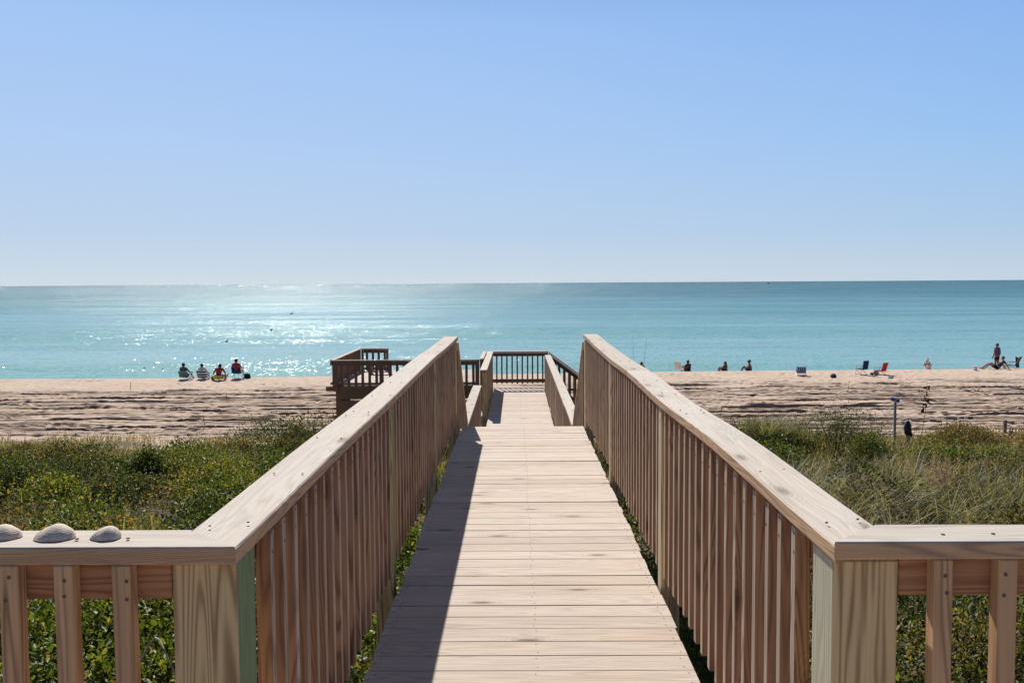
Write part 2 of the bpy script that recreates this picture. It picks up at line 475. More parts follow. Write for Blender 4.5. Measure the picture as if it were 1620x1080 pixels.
# steps between the two decks
st = empty('staircase', (0, Y1, Z2), 'short flight of plank steps hidden below the end of the upper boardwalk', 'stairs')
for i in range(5):
    mb = MB(); zz = -(i + 1) * 1.16 / 6
    mb.box((DL, Y1 + 0.03 + i * 0.30, zz - 0.036), (DR, Y1 + 0.03 + i * 0.30 + 0.285, zz), 0.004, 0); mb.build('tread', W_DECK, st)
for x in (DL - 0.045, DR + 0.006):
    mb = MB()
    mb.beam([((x + 0.019, Y1 + 0.02, -0.26), (0.019, 0, 0), (0, 0, 0.14), 0), ((x + 0.019, Y2a + 0.05, Z2 - 0.2), (0.019, 0, 0), (0, 0, 0.14), 2.2)]); mb.build('stringer', W_DARK, st)
railing('left sloping handrail of the short steps between the decks', (XL, Y1 + 0.12, 0), (0, 1, 0), (-1, 0, 0), Y2a - Y1 - 0.15, [1.55], first=0.06, slope=-1.16 / 1.8, seed=31, wav=0.0, z0=-0.06, bal_bottom=0.0)
railing('right sloping handrail of the short steps between the decks', (XR, Y1 + 0.12, 0), (0, 1, 0), (1, 0, 0), Y2a - Y1 - 0.15, [1.55], first=0.06, slope=-1.16 / 1.8, seed=32, wav=0.0, z0=-0.06, bal_bottom=0.0)

# lower walkway railings
far = dict(bal=[W_BAL, W_GREY], cap=W_CAP, rail=W_FAR, post=[W_POST, W_GREY])
fd = dict(bal=[W_FAR], cap=W_CAP, rail=W_FAR, post=[W_FAR])
railing('short left railing of the lower boardwalk just past the steps, before the gap', (XL, Y2a, Z2), (0, 1, 0), (-1, 0, 0), 4.35, [0.1, 2.3, 4.3], first=0.2, seed=41, mats=far, post_bottom=-1.6)
railing('left railing of the lower boardwalk beyond the gap, meeting the end bars', (XL, 18.4, Z2), (0, 1, 0), (-1, 0, 0), 5.0, [0.05, 2.5, 4.9], first=0.12, seed=42, mats=far, post_bottom=-2.0)
railing('right railing of the lower boardwalk, running almost to the landing', (XR - 0.01, Y2a, Z2), (0, 1, 0), (1, 0, 0), 10.9, [0.1, 2.5, 5.0, 7.5, 10.85], first=0.2, seed=43, mats=far, post_bottom=-2.0, joints=(3.1, 7.2))
railing('dark barred end railing closing the lower boardwalk, sea behind', (-0.62, Y2b, Z2), (1, 0, 0), (0, 1, 0), 1.40, [1.355], first=0.085, spacing=0.129, seed=44, mats=fd, post_bottom=-2.0, bal_bottom=0.10, wav=0.002, last=1.3)
# stair going down to the right from the landing
sr = empty('staircase', (0.9, 22.75, -3.3), 'side stairs dropping to the right from the end landing of the lower boardwalk', 'stairs')
for i in range(11):
    mb = MB(); zz = Z2 - (i + 1) * 0.19; x = 0.70 + i * 0.27
    mb.box((x, 22.16, zz - 0.036), (x + 0.275, 23.36, zz), 0.004, 1); mb.build('tread', W_DECK, sr)
for y in (22.12, 23.365):
    mb = MB(); mb.beam([((0.72, y, Z2 - 0.16), (0, 0.019, 0), (0, 0, 0.14), 0), ((3.75, y, Z2 - 0.16 - 3.03 * 0.704), (0, 0.019, 0), (0, 0, 0.14), 3.5)]); mb.build('stringer', W_DARK, sr)
railing('nearer sloping handrail of the side stairs dropping right to the beach', (0.83, 22.06, Z2), (1, 0, 0), (0, -1, 0), 2.95, [0.05, 2.85], first=0.15, seed=45, mats=fd, slope=-0.74, post_bottom=-1.2, bal_bottom=0.1, wav=0, z0=-0.02)
railing('farther sloping handrail of the side stairs, beyond the nearer one', (0.80, Y2b, Z2), (1, 0, 0), (0, 1, 0), 2.95, [2.85], first=0.1, seed=46, mats=fd, slope=-0.74, post_bottom=-1.2, bal_bottom=0.1, wav=0, z0=-0.02)

# viewing platform on the left, lower and further out
PZ = -2.13; PX0, PX1, PY0, PY1 = -6.5, -1.33, 33.0, 38.8
pf = deck('viewing_platform', 'raised dark timber viewing platform on the sand left of the boardwalk', PX0, PX1, PY0, PY1, PZ, pitch=0.145, seed=12, joist=True)
pf['category'] = 'platform'
mb = MB(); mb.box((PX0 - 0.28, PY0 - 0.07, PZ - 0.20), (PX1 + 0.1, PY0 - 0.02, PZ - 0.03), 0.005, 0); mb.build('rim_board', W_DARK, pf)
mb = MB(); mb.box((PX0 - 0.06, PY0 - 0.01, PZ - 0.2), (PX0 - 0.01, PY1, PZ - 0.03), 0.005, 1); mb.build('rim_board', W_DARK, pf)
mb = MB()
for i, (za, zb) in enumerate(((0.20, 0.49), (0.54, 0.80), (0.805, 1.08), (1.085, 1.36), (1.365, 1.7))):
    xl0 = PX0 + 0.0 + 0.03 + 0.16 * za; xr = PX1 - 0.02
    if i == 0: mb.box((xl0, PY0 - 0.012, PZ - zb), (xr, PY0 + 0.03, PZ - za), 0.003, 0)
    else: mb.box((xl0 + 0.02 * i, PY0 - 0.012, PZ - zb), (xr, PY0 + 0.03, PZ - za), 0.003, 0)
mb.build('skirt_boards', W_DARK, pf)
mb = MB()
mb.box((PX0 + 0.04, PY0 + 0.04, PZ - 0.57), (PX0 + 0.55, PY0 + 0.08, PZ - 0.45), 0.003, 0)
mb.box((PX0 + 1.95, PY0 + 0.04, PZ - 0.57), (PX0 + 3.3, PY0 + 0.08, PZ - 0.45), 0.003, 0)
mb.build('backing_board', W_DARK, pf)
for x in (PX0 + 0.1, PX0 + 1.9, PX0 + 3.5, PX1 - 0.12):
    for y in (PY0 + 0.2, PY1 - 0.2):
        mb = MB(); mb.box((x - 0.07, y - 0.07, -4.2), (x + 0.07, y + 0.07, PZ - 0.23), 0.005, 2); mb.build('support_post', W_DARK, pf)
kw = dict(mats=fd, spacing=0.245, bal_w=0.09, bal_bottom=0.0, wav=0.003, post_bottom=-0.2, sub_h=0.16)
railing('near railing of the timber viewing platform, facing the dunes', (PX0, PY0, PZ), (1, 0, 0), (0, -1, 0), PX1 - PX0, [0.08, 1.7, 3.4, PX1 - PX0 - 0.08], first=0.25, seed=51, post_w=0.14, cap_ends=(0.05, 0.05), **kw)
railing('left side railing of the timber viewing platform, running seaward', (PX0, PY0, PZ), (0, 1, 0), (-1, 0, 0), PY1 - PY0, [0.2, 2.9, PY1 - PY0 - 0.08], first=0.35, seed=52, cap_ends=(0.0, 0.05), **kw)
railing('short far railing of the timber viewing platform, at its seaward left corner', (PX0, PY1, PZ), (1, 0, 0), (0, 1, 0), 1.15, [0.06, 1.09], first=0.2, seed=53, **kw)
railing('right side railing of the timber viewing platform, mostly hidden by the boardwalk', (PX1, PY0 + 0.2, PZ), (0, 1, 0), (1, 0, 0), 3.5, [0.1, 3.4], first=0.3, seed=54, **kw)

# small box on the viewing platform (dark object seen through the bars)
t = empty('bench', (-5.45, 37.2, PZ), 'dark low bench standing on the viewing platform behind the bars', 'bench')
mb = MB(); mb.box((-5.9, 37.0, PZ + 0.40), (-5.0, 37.4, PZ + 0.44), 0.004, 0); mb.build('seat', W_FAR, t)
for x in (-5.85, -5.13):
    mb = MB(); mb.box((x, 37.03, PZ + 0.002), (x + 0.07, 37.37, PZ + 0.398), 0.004, 2); mb.build('leg', W_FAR, t)

# ------------------------------------------------------------------ terrain
def sm(a, b, x):
    t = np.clip((x - a) / (b - a), 0, 1); return t * t * (3 - 2 * t)
def crest(x): return 51.9 + 0.10 * np.clip(x, 0, 60) + 0.7 * np.sin(x * 0.11 + 1)
def canopy(x, y):
    return -0.62 - np.interp(y, [0, 7, 14, 22, 30.5, 34], [0, 0, 0.95, 1.95, 2.85, 3.15])
def ground(x, y):
    x = np.asarray(x, float); y = np.asarray(y, float)
    edge = 30.5 + 0.8 * np.sin(x * 0.35) + 0.5 * np.sin(x * 0.9 + 2)
    dune = canopy(x, y) - np.interp(y, [0, 8, 28, 34], [0.5, 0.45, 0.25, 0.2]) + 0.06 * np.sin(x * 1.3) * np.sin(y * 0.9)
    beach = -3.74 + 0 * x
    w = sm(edge - 2.0, edge + 2.5, y)
    z = dune * (1 - w) + beach * w
    c = crest(x)
    drop = np.clip(y - c, 0, None)
    z = z - np.where(drop < 2, drop * drop * 0.034, 0.136 + (drop - 2) * 0.125)
    return z

def fftnoise(nx, ny, dx, dy, lx, ly, seed):
    r = np.random.default_rng(seed)
    w = r.standard_normal((ny, nx))
    fx = np.fft.fftfreq(nx, dx); fy = np.fft.fftfreq(ny, dy)
    FX, FY = np.meshgrid(fx, fy)
    flt = np.exp(-0.5 * ((FX * lx * 2.0) ** 2 + (FY * ly * 2.0) ** 2))
    a = np.fft.ifft2(np.fft.fft2(w) * flt).real
    return a / a.std()

def build_ground():
    dx, dy = 0.085, 0.055
    xa = np.arange(-44, 46, dx); ya = np.arange(29.0, 60.0, dy)
    xs = np.concatenate([[-6000, -3000, -1500, -800, -400, -250, -160, -110, -80, -62, -52, -47], xa, [48, 53, 62, 80, 110, 160, 250, 400, 800, 1500, 3000, 6000]])
    ys = np.concatenate([[-3000, -1000, -300, -100, -40, -20, -10], np.arange(-6, 29.0, 0.2), ya, np.arange(60.0, 110, 0.8)])
    i0 = 12; j0 = 7 + len(np.arange(-6, 29.0, 0.2))
    X, Y = np.meshgrid(xs, ys)
    Z = ground(X, Y)
    nx, ny = len(xa), len(ya)
    XX, YY = np.meshgrid(xa, ya)
    warp = fftnoise(nx, ny, dx, dy, 6, 3, 1)
    def rut(lx, ly, seed, k):
        return np.tanh(k * (fftnoise(nx, ny, dx, dy, lx, ly, seed)))
    n1 = fftnoise(nx, ny, dx, dy, 3.8, 0.12, 2)
    n2 = fftnoise(nx, ny, dx, dy, 1.3, 0.16, 3)
    n3 = fftnoise(nx, ny, dx, dy, 0.16, 0.16, 4)
    n4 = fftnoise(nx, ny, dx, dy, 0.35, 0.22, 5)
    nb = fftnoise(nx, ny, dx, dy, 2.5, 1.5, 6)
    n5 = fftnoise(nx, ny, dx, dy, 11.0, 0.14, 7)
    c = crest(XX)
    edge = 30.5 + 0.8 * np.sin(XX * 0.35) + 0.5 * np.sin(XX * 0.9 + 2)
    work = sm(edge - 0.5, edge + 1.5, YY) * (1 - sm(c - 7.0, c - 3.0, YY + 1.0 * nb * 0.6))       # the driven-over part
    foot = sm(edge, edge + 1.5, YY) * (1 - 0.75 * sm(c - 0.5, c + 2, YY))
    patch = sm(-0.9, 0.8, nb)
    n6 = fftnoise(nx, ny, dx, dy, 16.0, 0.11, 17)
    h = work * (0.026 * np.tanh(7.0 * (n1 - 1.2)) + 0.038 * np.tanh(7.0 * (n5 - 1.15)) + 0.036 * np.tanh(7.0 * (n6 - 1.3)) + 0.012 * np.tanh(4.0 * (n2 - 0.8)) * patch)
    h += foot * (0.008 * n4 + 0.011 * n3 * (0.3 + 0.7 * patch))
    pit = np.clip(fftnoise(nx, ny, dx, dy, 0.22, 0.25, 9) - 1.25, 0, 1.2)
    h -= foot * 0.050 * pit * (0.25 + 0.75 * patch)
    Z[j0:j0 + ny, i0:i0 + nx] += h
    rut_shade = np.zeros_like(Z)
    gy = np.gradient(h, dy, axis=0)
    scarp_shade = np.clip(gy - 0.25, 0, 0.6) * 1.6 * work  # shade painted into the sand colour on rut slopes facing the camera
    rut_shade[j0:j0 + ny, i0:i0 + nx] = scarp_shade
    # dune litter under the plants
    lit = (1 - sm(28.8, 31.5, Y + 0.9 * np.sin(X * 0.5) + 0.5 * np.sin(X * 1.7 + 1)))
    lit = lit * (1 - 0.95 * np.exp(-((X + 10.2) / 3.4) ** 2 - ((Y - 27.6) / 1.5) ** 2))
    V = np.stack([X, Y, Z], -1).reshape(-1, 3).astype(np.float32)
    NX, NY = len(xs), len(ys)
    idx = np.arange(NX * NY).reshape(NY, NX)
    q = np.stack([idx[:-1, :-1], idx[:-1, 1:], idx[1:, 1:], idx[1:, :-1]], -1).reshape(-1, 4).astype(np.int32)
    me = bpy.data.meshes.new('ground')
    me.vertices.add(len(V)); me.vertices.foreach_set('co', V.ravel())
    me.loops.add(q.size); me.loops.foreach_set('vertex_index', q.ravel())
    me.polygons.add(len(q)); me.polygons.foreach_set('loop_start', np.arange(0, q.size, 4, dtype=np.int32))
    me.update(calc_edges=True)
    me.polygons.foreach_set('use_smooth', np.ones(len(q), dtype=bool))
    a = me.attributes.new('rut_shade', 'FLOAT', 'POINT'); a.data.foreach_set('value', rut_shade.ravel().astype(np.float32))
    a = me.attributes.new('litter', 'FLOAT', 'POINT'); a.data.foreach_set('value', lit.ravel().astype(np.float32))
    m, nt = newmat('beach_sand'); k = NT(nt)
    pos = k.n('ShaderNodeNewGeometry').outputs['Position']
    shade_f = k.n('ShaderNodeAttribute', attribute_name='rut_shade').outputs['Fac']
    li = k.n('ShaderNodeAttribute', attribute_name='litter').outputs['Fac']
    nf = k.noise(pos, 0.5, 5, 0.6).outputs['Fac']; nf2 = k.noise(pos, 9.0, 5, 0.7).outputs['Fac']
    c1 = k.mix(k.mapr(nf, 0.3, 0.7), lin(216, 191, 169), lin(228, 206, 184))
    c1 = k.mix(k.mapr(nf2, 0.35, 0.75, 0, 0.4), c1, lin(186, 158, 138))
    c1 = k.mix(shade_f, c1, lin(92, 74, 62))
    nl = k.noise(pos, 3.0, 6, 0.7).outputs['Fac']
    lit_c = k.ramp(nl, [(0.3, lin(40, 36, 24)), (0.5, lin(84, 74, 52)), (0.62, lin(120, 104, 78)), (0.75, lin(176, 160, 136))])
    c1 = k.mix(k.math('MULTIPLY', li, k.mapr(nl, 0.2, 0.45, 0.85, 1.0)), c1, lit_c)
    bs = k.n('ShaderNodeBsdfPrincipled'); k.link(c1, bs.inputs['Base Color']); bs.inputs['Roughness'].default_value = 0.95
    bs.inputs['Specular IOR Level'].default_value = 0.1
    bp = k.n('ShaderNodeBump'); bp.inputs['Strength'].default_value = 0.5; bp.inputs['Distance'].default_value = 0.012
    k.link(nf2, bp.inputs['Height']); k.link(bp.outputs[0], bs.inputs['Normal'])
    k.out(bs.outputs[0]); me.materials.append(m)
    o = bpy.data.objects.new('ground', me); COL.objects.link(o); tag(o, kind='structure')
build_ground()

# ------------------------------------------------------------------ sea
SEA = -5.25
def build_sea():
    xs = [-40000, -4000, -400, 0, 400, 4000, 40000]; ys = [58, 150, 600, 3000, 12000, 45000]
    mb = MB(); V = [(x, y, SEA) for y in ys for x in xs]; nx = len(xs)
    mb.add(V, [[j * nx + i, j * nx + i + 1, (j + 1) * nx + i + 1, (j + 1) * nx + i] for j in range(len(ys) - 1) for i in range(nx - 1)])
    m, nt = newmat('sea_water'); k = NT(nt)
    pos = k.n('ShaderNodeNewGeometry').outputs['Position']
    sp = k.n('ShaderNodeSeparateXYZ'); k.link(pos, sp.inputs[0])
    def slope(scale_xy, amp, detail):
        nd = k.noise(k.vmath('MULTIPLY', pos, (scale_xy[0], scale_xy[1], 1.0)), 1.0, detail, 0.6)
        return k.vmath('MULTIPLY', k.vmath('SUBTRACT', nd.outputs['Color'], (0.5, 0.5, 0.5)), amp)
    # streaks of rougher and smoother water
    streak = k.noise(k.vmath('MULTIPLY', pos, (0.012, 0.055, 1.0)), 1.0, 3.0, 0.55).outputs['Fac']
    rough_k = k.math('MULTIPLY', k.mapr(streak, 0.36, 0.66, 0.45, 1.45), k.mapr(k.math('LOGARITHM', sp.outputs['Y'], 10.0), 1.85, 2.9, 0.48, 1.6))
    s = k.vmath('ADD', slope((0.25, 0.5), (0.7, 1.0, 0), 3.0), slope((4.5, 0.8), (1.4, 1.75, 0), 2.0))
    s = k.vmath('ADD', s, slope((6.0, 8.0), (1.3, 1.6, 0), 2.0))
    s = k.vmath('ADD', s, slope((0.015, 0.10), (0.03, 0.14, 0), 2.0))
    sc_ = k.n('ShaderNodeVectorMath', operation='SCALE'); k.link(s, sc_.inputs[0]); k.link(rough_k, sc_.inputs['Scale'])
    nrm = k.vmath('NORMALIZE', k.vmath('ADD', sc_.outputs[0], (0, 0, 1)))
    dist = k.math('LOGARITHM', sp.outputs['Y'], 10.0)
    base = k.ramp(k.mapr(dist, 1.8, 4.0), [(0.0, lin(140, 185, 183)), (0.12, lin(116, 167, 174)), (0.26, lin(90, 144, 156)), (0.42, lin(62, 114, 128)), (1.0, lin(48, 98, 114))])
    band = k.noise(k.vmath('MULTIPLY', pos, (0.005, 0.06, 1.0)), 1.0, 3.0, 0.55).outputs['Fac']
    base = k.mix(k.mapr(band, 0.46, 0.57, 0.0, 0.9), base, k.mix(1.0, base, (0.62, 0.82, 0.72, 1), 'MULTIPLY'))
    df = k.n('ShaderNodeBsdfDiffuse'); k.link(base, df.inputs['Color'])
    gl = k.n('ShaderNodeBsdfGlossy'); gl.inputs['Roughness'].default_value = 0.13; gl.inputs['Color'].default_value = (0.92, 1.0, 0.98, 1)
    k.link(nrm, gl.inputs['Normal'])
    fr = k.n('ShaderNodeFresnel'); fr.inputs['IOR'].default_value = 1.33; k.link(nrm, fr.inputs['Normal'])
    mx = k.n('ShaderNodeMixShader'); k.link(k.math('MULTIPLY', fr.outputs[0], 0.72), mx.inputs[0])
    k.link(df.outputs[0], mx.inputs[1]); k.link(gl.outputs[0], mx.inputs[2])
    k.out(mx.outputs[0])
    o = mb.build('sea', m); tag(o, kind='structure')
build_sea()

# ------------------------------------------------------------------ vegetation
class Leaves:
    def __init__(s): s.V = []; s.F = []; s.R = []; s.n = 0; s.lens = []
    def _push(s, V, faces_rel, k, nv, rnd):
        """V (k,nv,3)"""
        base = s.n + np.arange(k)[:, None] * nv
        for fr in faces_rel: s.F.append((base + np.array(fr)[None, :]).astype(np.int32))
        s.V.append(V.reshape(-1, 3)); s.R.append(np.repeat(rnd, nv)); s.n += k * nv
    def leaves(s, P, D, N, L, Wd, rnd, fold=0.15):
        D = D / (np.linalg.norm(D, axis=1, keepdims=True) + 1e-9)
        S = np.cross(D, N); S /= (np.linalg.norm(S, axis=1, keepdims=True) + 1e-9)
        N2 = np.cross(S, D)
        L = L[:, None]; Wd = Wd[:, None]
        b = P; t = P + D * L - N2 * L * 0.12
        l1 = P + D * L * 0.3 + S * Wd * 0.42 + N2 * Wd * fold; r1 = P + D * L * 0.3 - S * Wd * 0.42 + N2 * Wd * fold
        l2 = P + D * L * 0.68 + S * Wd * 0.42 + N2 * Wd * fold * 0.6; r2 = P + D * L * 0.68 - S * Wd * 0.42 + N2 * Wd * fold * 0.6
        V = np.stack([b, l1, l2, t, r2, r1], 1)
        s._push(V, [(0, 3, 2, 1), (0, 5, 4, 3)], len(P), 6, rnd)
    def blades(s, P, D, bend, L, Wd, rnd, droop=0.5):
        """curved tapering grass blades: D up direction, bend horizontal direction"""
        k = len(P); L = L[:, None]; Wd = Wd[:, None]
        S = np.cross(D, bend); S /= (np.linalg.norm(S, axis=1, keepdims=True) + 1e-9)
        # random twist of the blade about its axis
        a = rng.uniform(-1, 1, k)[:, None]; S = S + a * bend; S /= np.linalg.norm(S, axis=1, keepdims=True)
        out = []
        for t, w in ((0, 1.0), (0.35, 0.85), (0.7, 0.55)):
            c = P + D * L * (t - droop * 0.35 * t * t * t) + bend * L * droop * t * t
            out += [c + S * Wd * w * 0.5, c - S * Wd * w * 0.5]
        t = 1.0; tip = P + D * L * (t - droop * 0.45) + bend * L * droop * 1.05
        out.append(tip)
        V = np.stack(out, 1)
        s._push(V, [(0, 1, 3, 2), (2, 3, 5, 4), (4, 5, 6)], k, 7, rnd)
    def build(s, name, mat, parent=None, kind=None):
        V = np.concatenate(s.V)
        if parent is not None: V = V - parent_world(parent)
        me = bpy.data.meshes.new(name)
        me.vertices.add(len(V)); me.vertices.foreach_set('co', V.astype(np.float32).ravel())
        li = np.concatenate([f.ravel() for f in s.F]); tot = np.concatenate([np.full(len(f), f.shape[1], np.int32) for f in s.F])
        st_ = np.concatenate([[0], np.cumsum(tot)[:-1]]).astype(np.int32)
        me.loops.add(len(li)); me.loops.foreach_set('vertex_index', li)
        me.polygons.add(len(tot)); me.polygons.foreach_set('loop_start', st_)
        me.update(calc_edges=True)
        a = me.attributes.new('rnd', 'FLOAT', 'POINT'); a.data.foreach_set('value', np.concatenate(s.R).astype(np.float32))
        me.materials.append(mat)
        o = bpy.data.objects.new(name, me); COL.objects.link(o)
        if parent is not None: o.parent = parent
        if kind: o['kind'] = kind
        return o

L_BROAD = leafmat('glossy_green_leaf', [(0.00, lin(44, 56, 24)), (0.40, lin(78, 96, 36)), (0.72, lin(118, 132, 50)), (0.92, lin(164, 158, 70)), (1.00, lin(140, 92, 54))], 0.40, 0.34)
L_OLIVE = leafmat('olive_leaf', [(0.00, lin(56, 54, 32)), (0.35, lin(92, 92, 50)), (0.60, lin(128, 118, 70)), (0.80, lin(152, 124, 88)), (1.00, lin(190, 164, 134))], 0.35, 0.45)
L_DARK = leafmat('dark_green_leaf', [(0.00, lin(40, 50, 28)), (0.60, lin(72, 86, 42)), (1.00, lin(116, 124, 66))], 0.35, 0.4)
L_DRY = leafmat('dry_grass_blade', [(0.00, lin(116, 102, 68)), (0.40, lin(156, 138, 100)), (0.75, lin(192, 174, 138)), (1.00, lin(220, 204, 172))], 0.35, 0.5, 1.3)
L_GRASS = leafmat('green_grass_blade', [(0.00, lin(72, 78, 48)), (0.40, lin(110, 112, 74)), (0.75, lin(156, 150, 112)), (1.00, lin(200, 188, 152))], 0.38, 0.4, 1.4)
L_YEL = leafmat('yellow_flower_petal', [(0.0, lin(210, 150, 20)), (1.0, lin(240, 190, 50))], 0.4, 0.6, 1.2)
L_PLUME = leafmat('pale_plume', [(0.0, lin(170, 140, 122)), (1.0, lin(222, 200, 184))], 0.4, 0.8, 1.1)
L_STEM = plain('brown_stem', lin(92, 70, 50), 0.9)
L_TWIG = plain('pale_twig', lin(190, 176, 158), 0.8)

def unit(v): return v / (np.linalg.norm(v, axis=1, keepdims=True) + 1e-9)
def hummock_leaves(LV, c, r, n, size, rmax=1.0, rbias=0.0, aspect=0.55):
    c = np.array(c); r = np.array(r)
    d = unit(rng.standard_normal((n, 3))); d[:, 2] = np.abs(d[:, 2]) * 1.0 - 0.12
    d = unit(d)
    rad = rng.uniform(0.55, 1.04, n) ** 0.6
    lump = 1 + 0.16 * np.sin(d[:, 0] * 5 + c[0] * 7) * np.sin(d[:, 1] * 6 + c[1] * 3) + 0.12 * np.sin(d[:, 0] * 11 + 1) * np.cos(d[:, 1] * 12)
    P = c + d * r * (rad * lump)[:, None]
    D = unit(d * 0.7 + rng.standard_normal((n, 3)) * 0.75 + np.array([0, 0, 0.25]))
    N = unit(rng.standard_normal((n, 3)) * 0.6 + d * 0.6 + np.array([0, 0, 0.5]))
    L = size * rng.uniform(0.6, 1.35, n)
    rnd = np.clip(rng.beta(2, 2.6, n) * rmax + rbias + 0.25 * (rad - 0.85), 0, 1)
    LV.leaves(P, D, N, L, L * aspect * rng.uniform(0.8, 1.2, n), rnd)

def shoots(LV, c, spread, n, h, size, rbias=0.0, nl=11):
    c = np.array(c)
    for i in range(n):
        p0 = c + np.array([rng.normal(0, spread), rng.normal(0, spread), 0])
        d = np.array([rng.normal(0, .32), rng.normal(0, .32), 1.0]); d /= np.linalg.norm(d)
        hh = h * rng.uniform(0.5, 1.2)
        t = np.linspace(0.2, 1.0, nl)
        P = p0 + d * hh * t[:, None]
        ph = np.arange(nl) * 2.4 + rng.uniform(0, 6)
        D = np.stack([np.cos(ph), np.sin(ph), rng.uniform(0.1, 0.9, nl)], 1)
        D[-1] = d
        L = size * (1.15 - 0.45 * t) * rng.uniform(0.8, 1.2, nl)
        LV.leaves(P, D, np.tile(d, (nl, 1)) + rng.normal(0, .2, (nl, 3)), L, L * 0.48, np.clip(rng.beta(2, 2.4, nl) + rbias + 0.2 * (t - .5), 0, 1))

def tuft(LV, c, n, L, spread, w=0.006, droop=(0.3, 0.9), rlo=0.0, rhi=1.0, lean=(0, 0)):
    c = np.array(c)
    P = c + np.stack([rng.normal(0, spread, n), rng.normal(0, spread, n), np.zeros(n)], 1)
    ph = rng.uniform(0, 2 * np.pi, n)
    B = np.stack([np.cos(ph) + lean[0], np.sin(ph) + lean[1], np.zeros(n)], 1); B = unit(B)
    D = unit(np.array([0, 0, 1.0]) + B * rng.uniform(0.05, 0.45, n)[:, None])
    dr = rng.uniform(droop[0], droop[1], n)
    for lo_, hi_ in ((0, 0.5), (0.5, 1.01)):
        u = rng.uniform(0, 1, n); mks = (u >= lo_) & (u < hi_)
    LL = L * rng.uniform(0.45, 1.2, n)
    rnd = rng.uniform(rlo, rhi, n)
    g = 4
    for i in range(g):
        mk = (np.arange(n) % g) == i
        if mk.any(): LV.blades(P[mk], D[mk], B[mk], LL[mk], w * rng.uniform(0.7, 1.4, mk.sum()), rnd[mk], droop[0] + (droop[1] - droop[0]) * (i + 0.5) / g)

def clear(x, y, m=0.0):
    """False where the walkway stands"""
    return not (-0.95 - m < x < 1.05 + m)
def visible_x(side, y):
    lim = 0.66 * y + 1.0
    return (-lim, -0.95) if side < 0 else (1.05, lim)

def shrub(label, x, y, r, n, size, mat, name='shrub', stems=5, rbias=0.0, sub=5, zoff=0.0, aspect=0.5):
    z = float(ground(x, y)); root = empty(name, (x, y, z), label, 'shrub')
    LV = Leaves()
    for i in range(sub):
        a = rng.uniform(0, 2 * np.pi); q = rng.uniform(0, 0.55) if i else 0
        f = rng.uniform(0.55, 0.8) if i else 0.85
        hummock_leaves(LV, (x + r[0] * q * math.cos(a), y + r[1] * q * math.sin(a), z + zoff + r[2] * rng.uniform(0.15, 0.45)), (r[0] * f, r[1] * f, r[2] * f), n // sub, size, rbias=rbias, aspect=aspect)
    LV.build('foliage', mat, root)
    mb = MB()
    for i in range(stems):
        a = rng.uniform(0, 6.28); q = rng.uniform(0.2, 0.7)
        mb.tube([(x, y, z - 0.05), (x + r[0] * q * 0.5 * math.cos(a), y + r[1] * q * 0.5 * math.sin(a), z + r[2] * 0.5), (x + r[0] * q * math.cos(a), y + r[1] * q * math.sin(a), z + r[2] * 0.95)], [0.014, 0.009, 0.004], 6)
    mb.build('stems', L_STEM, root)
    return root

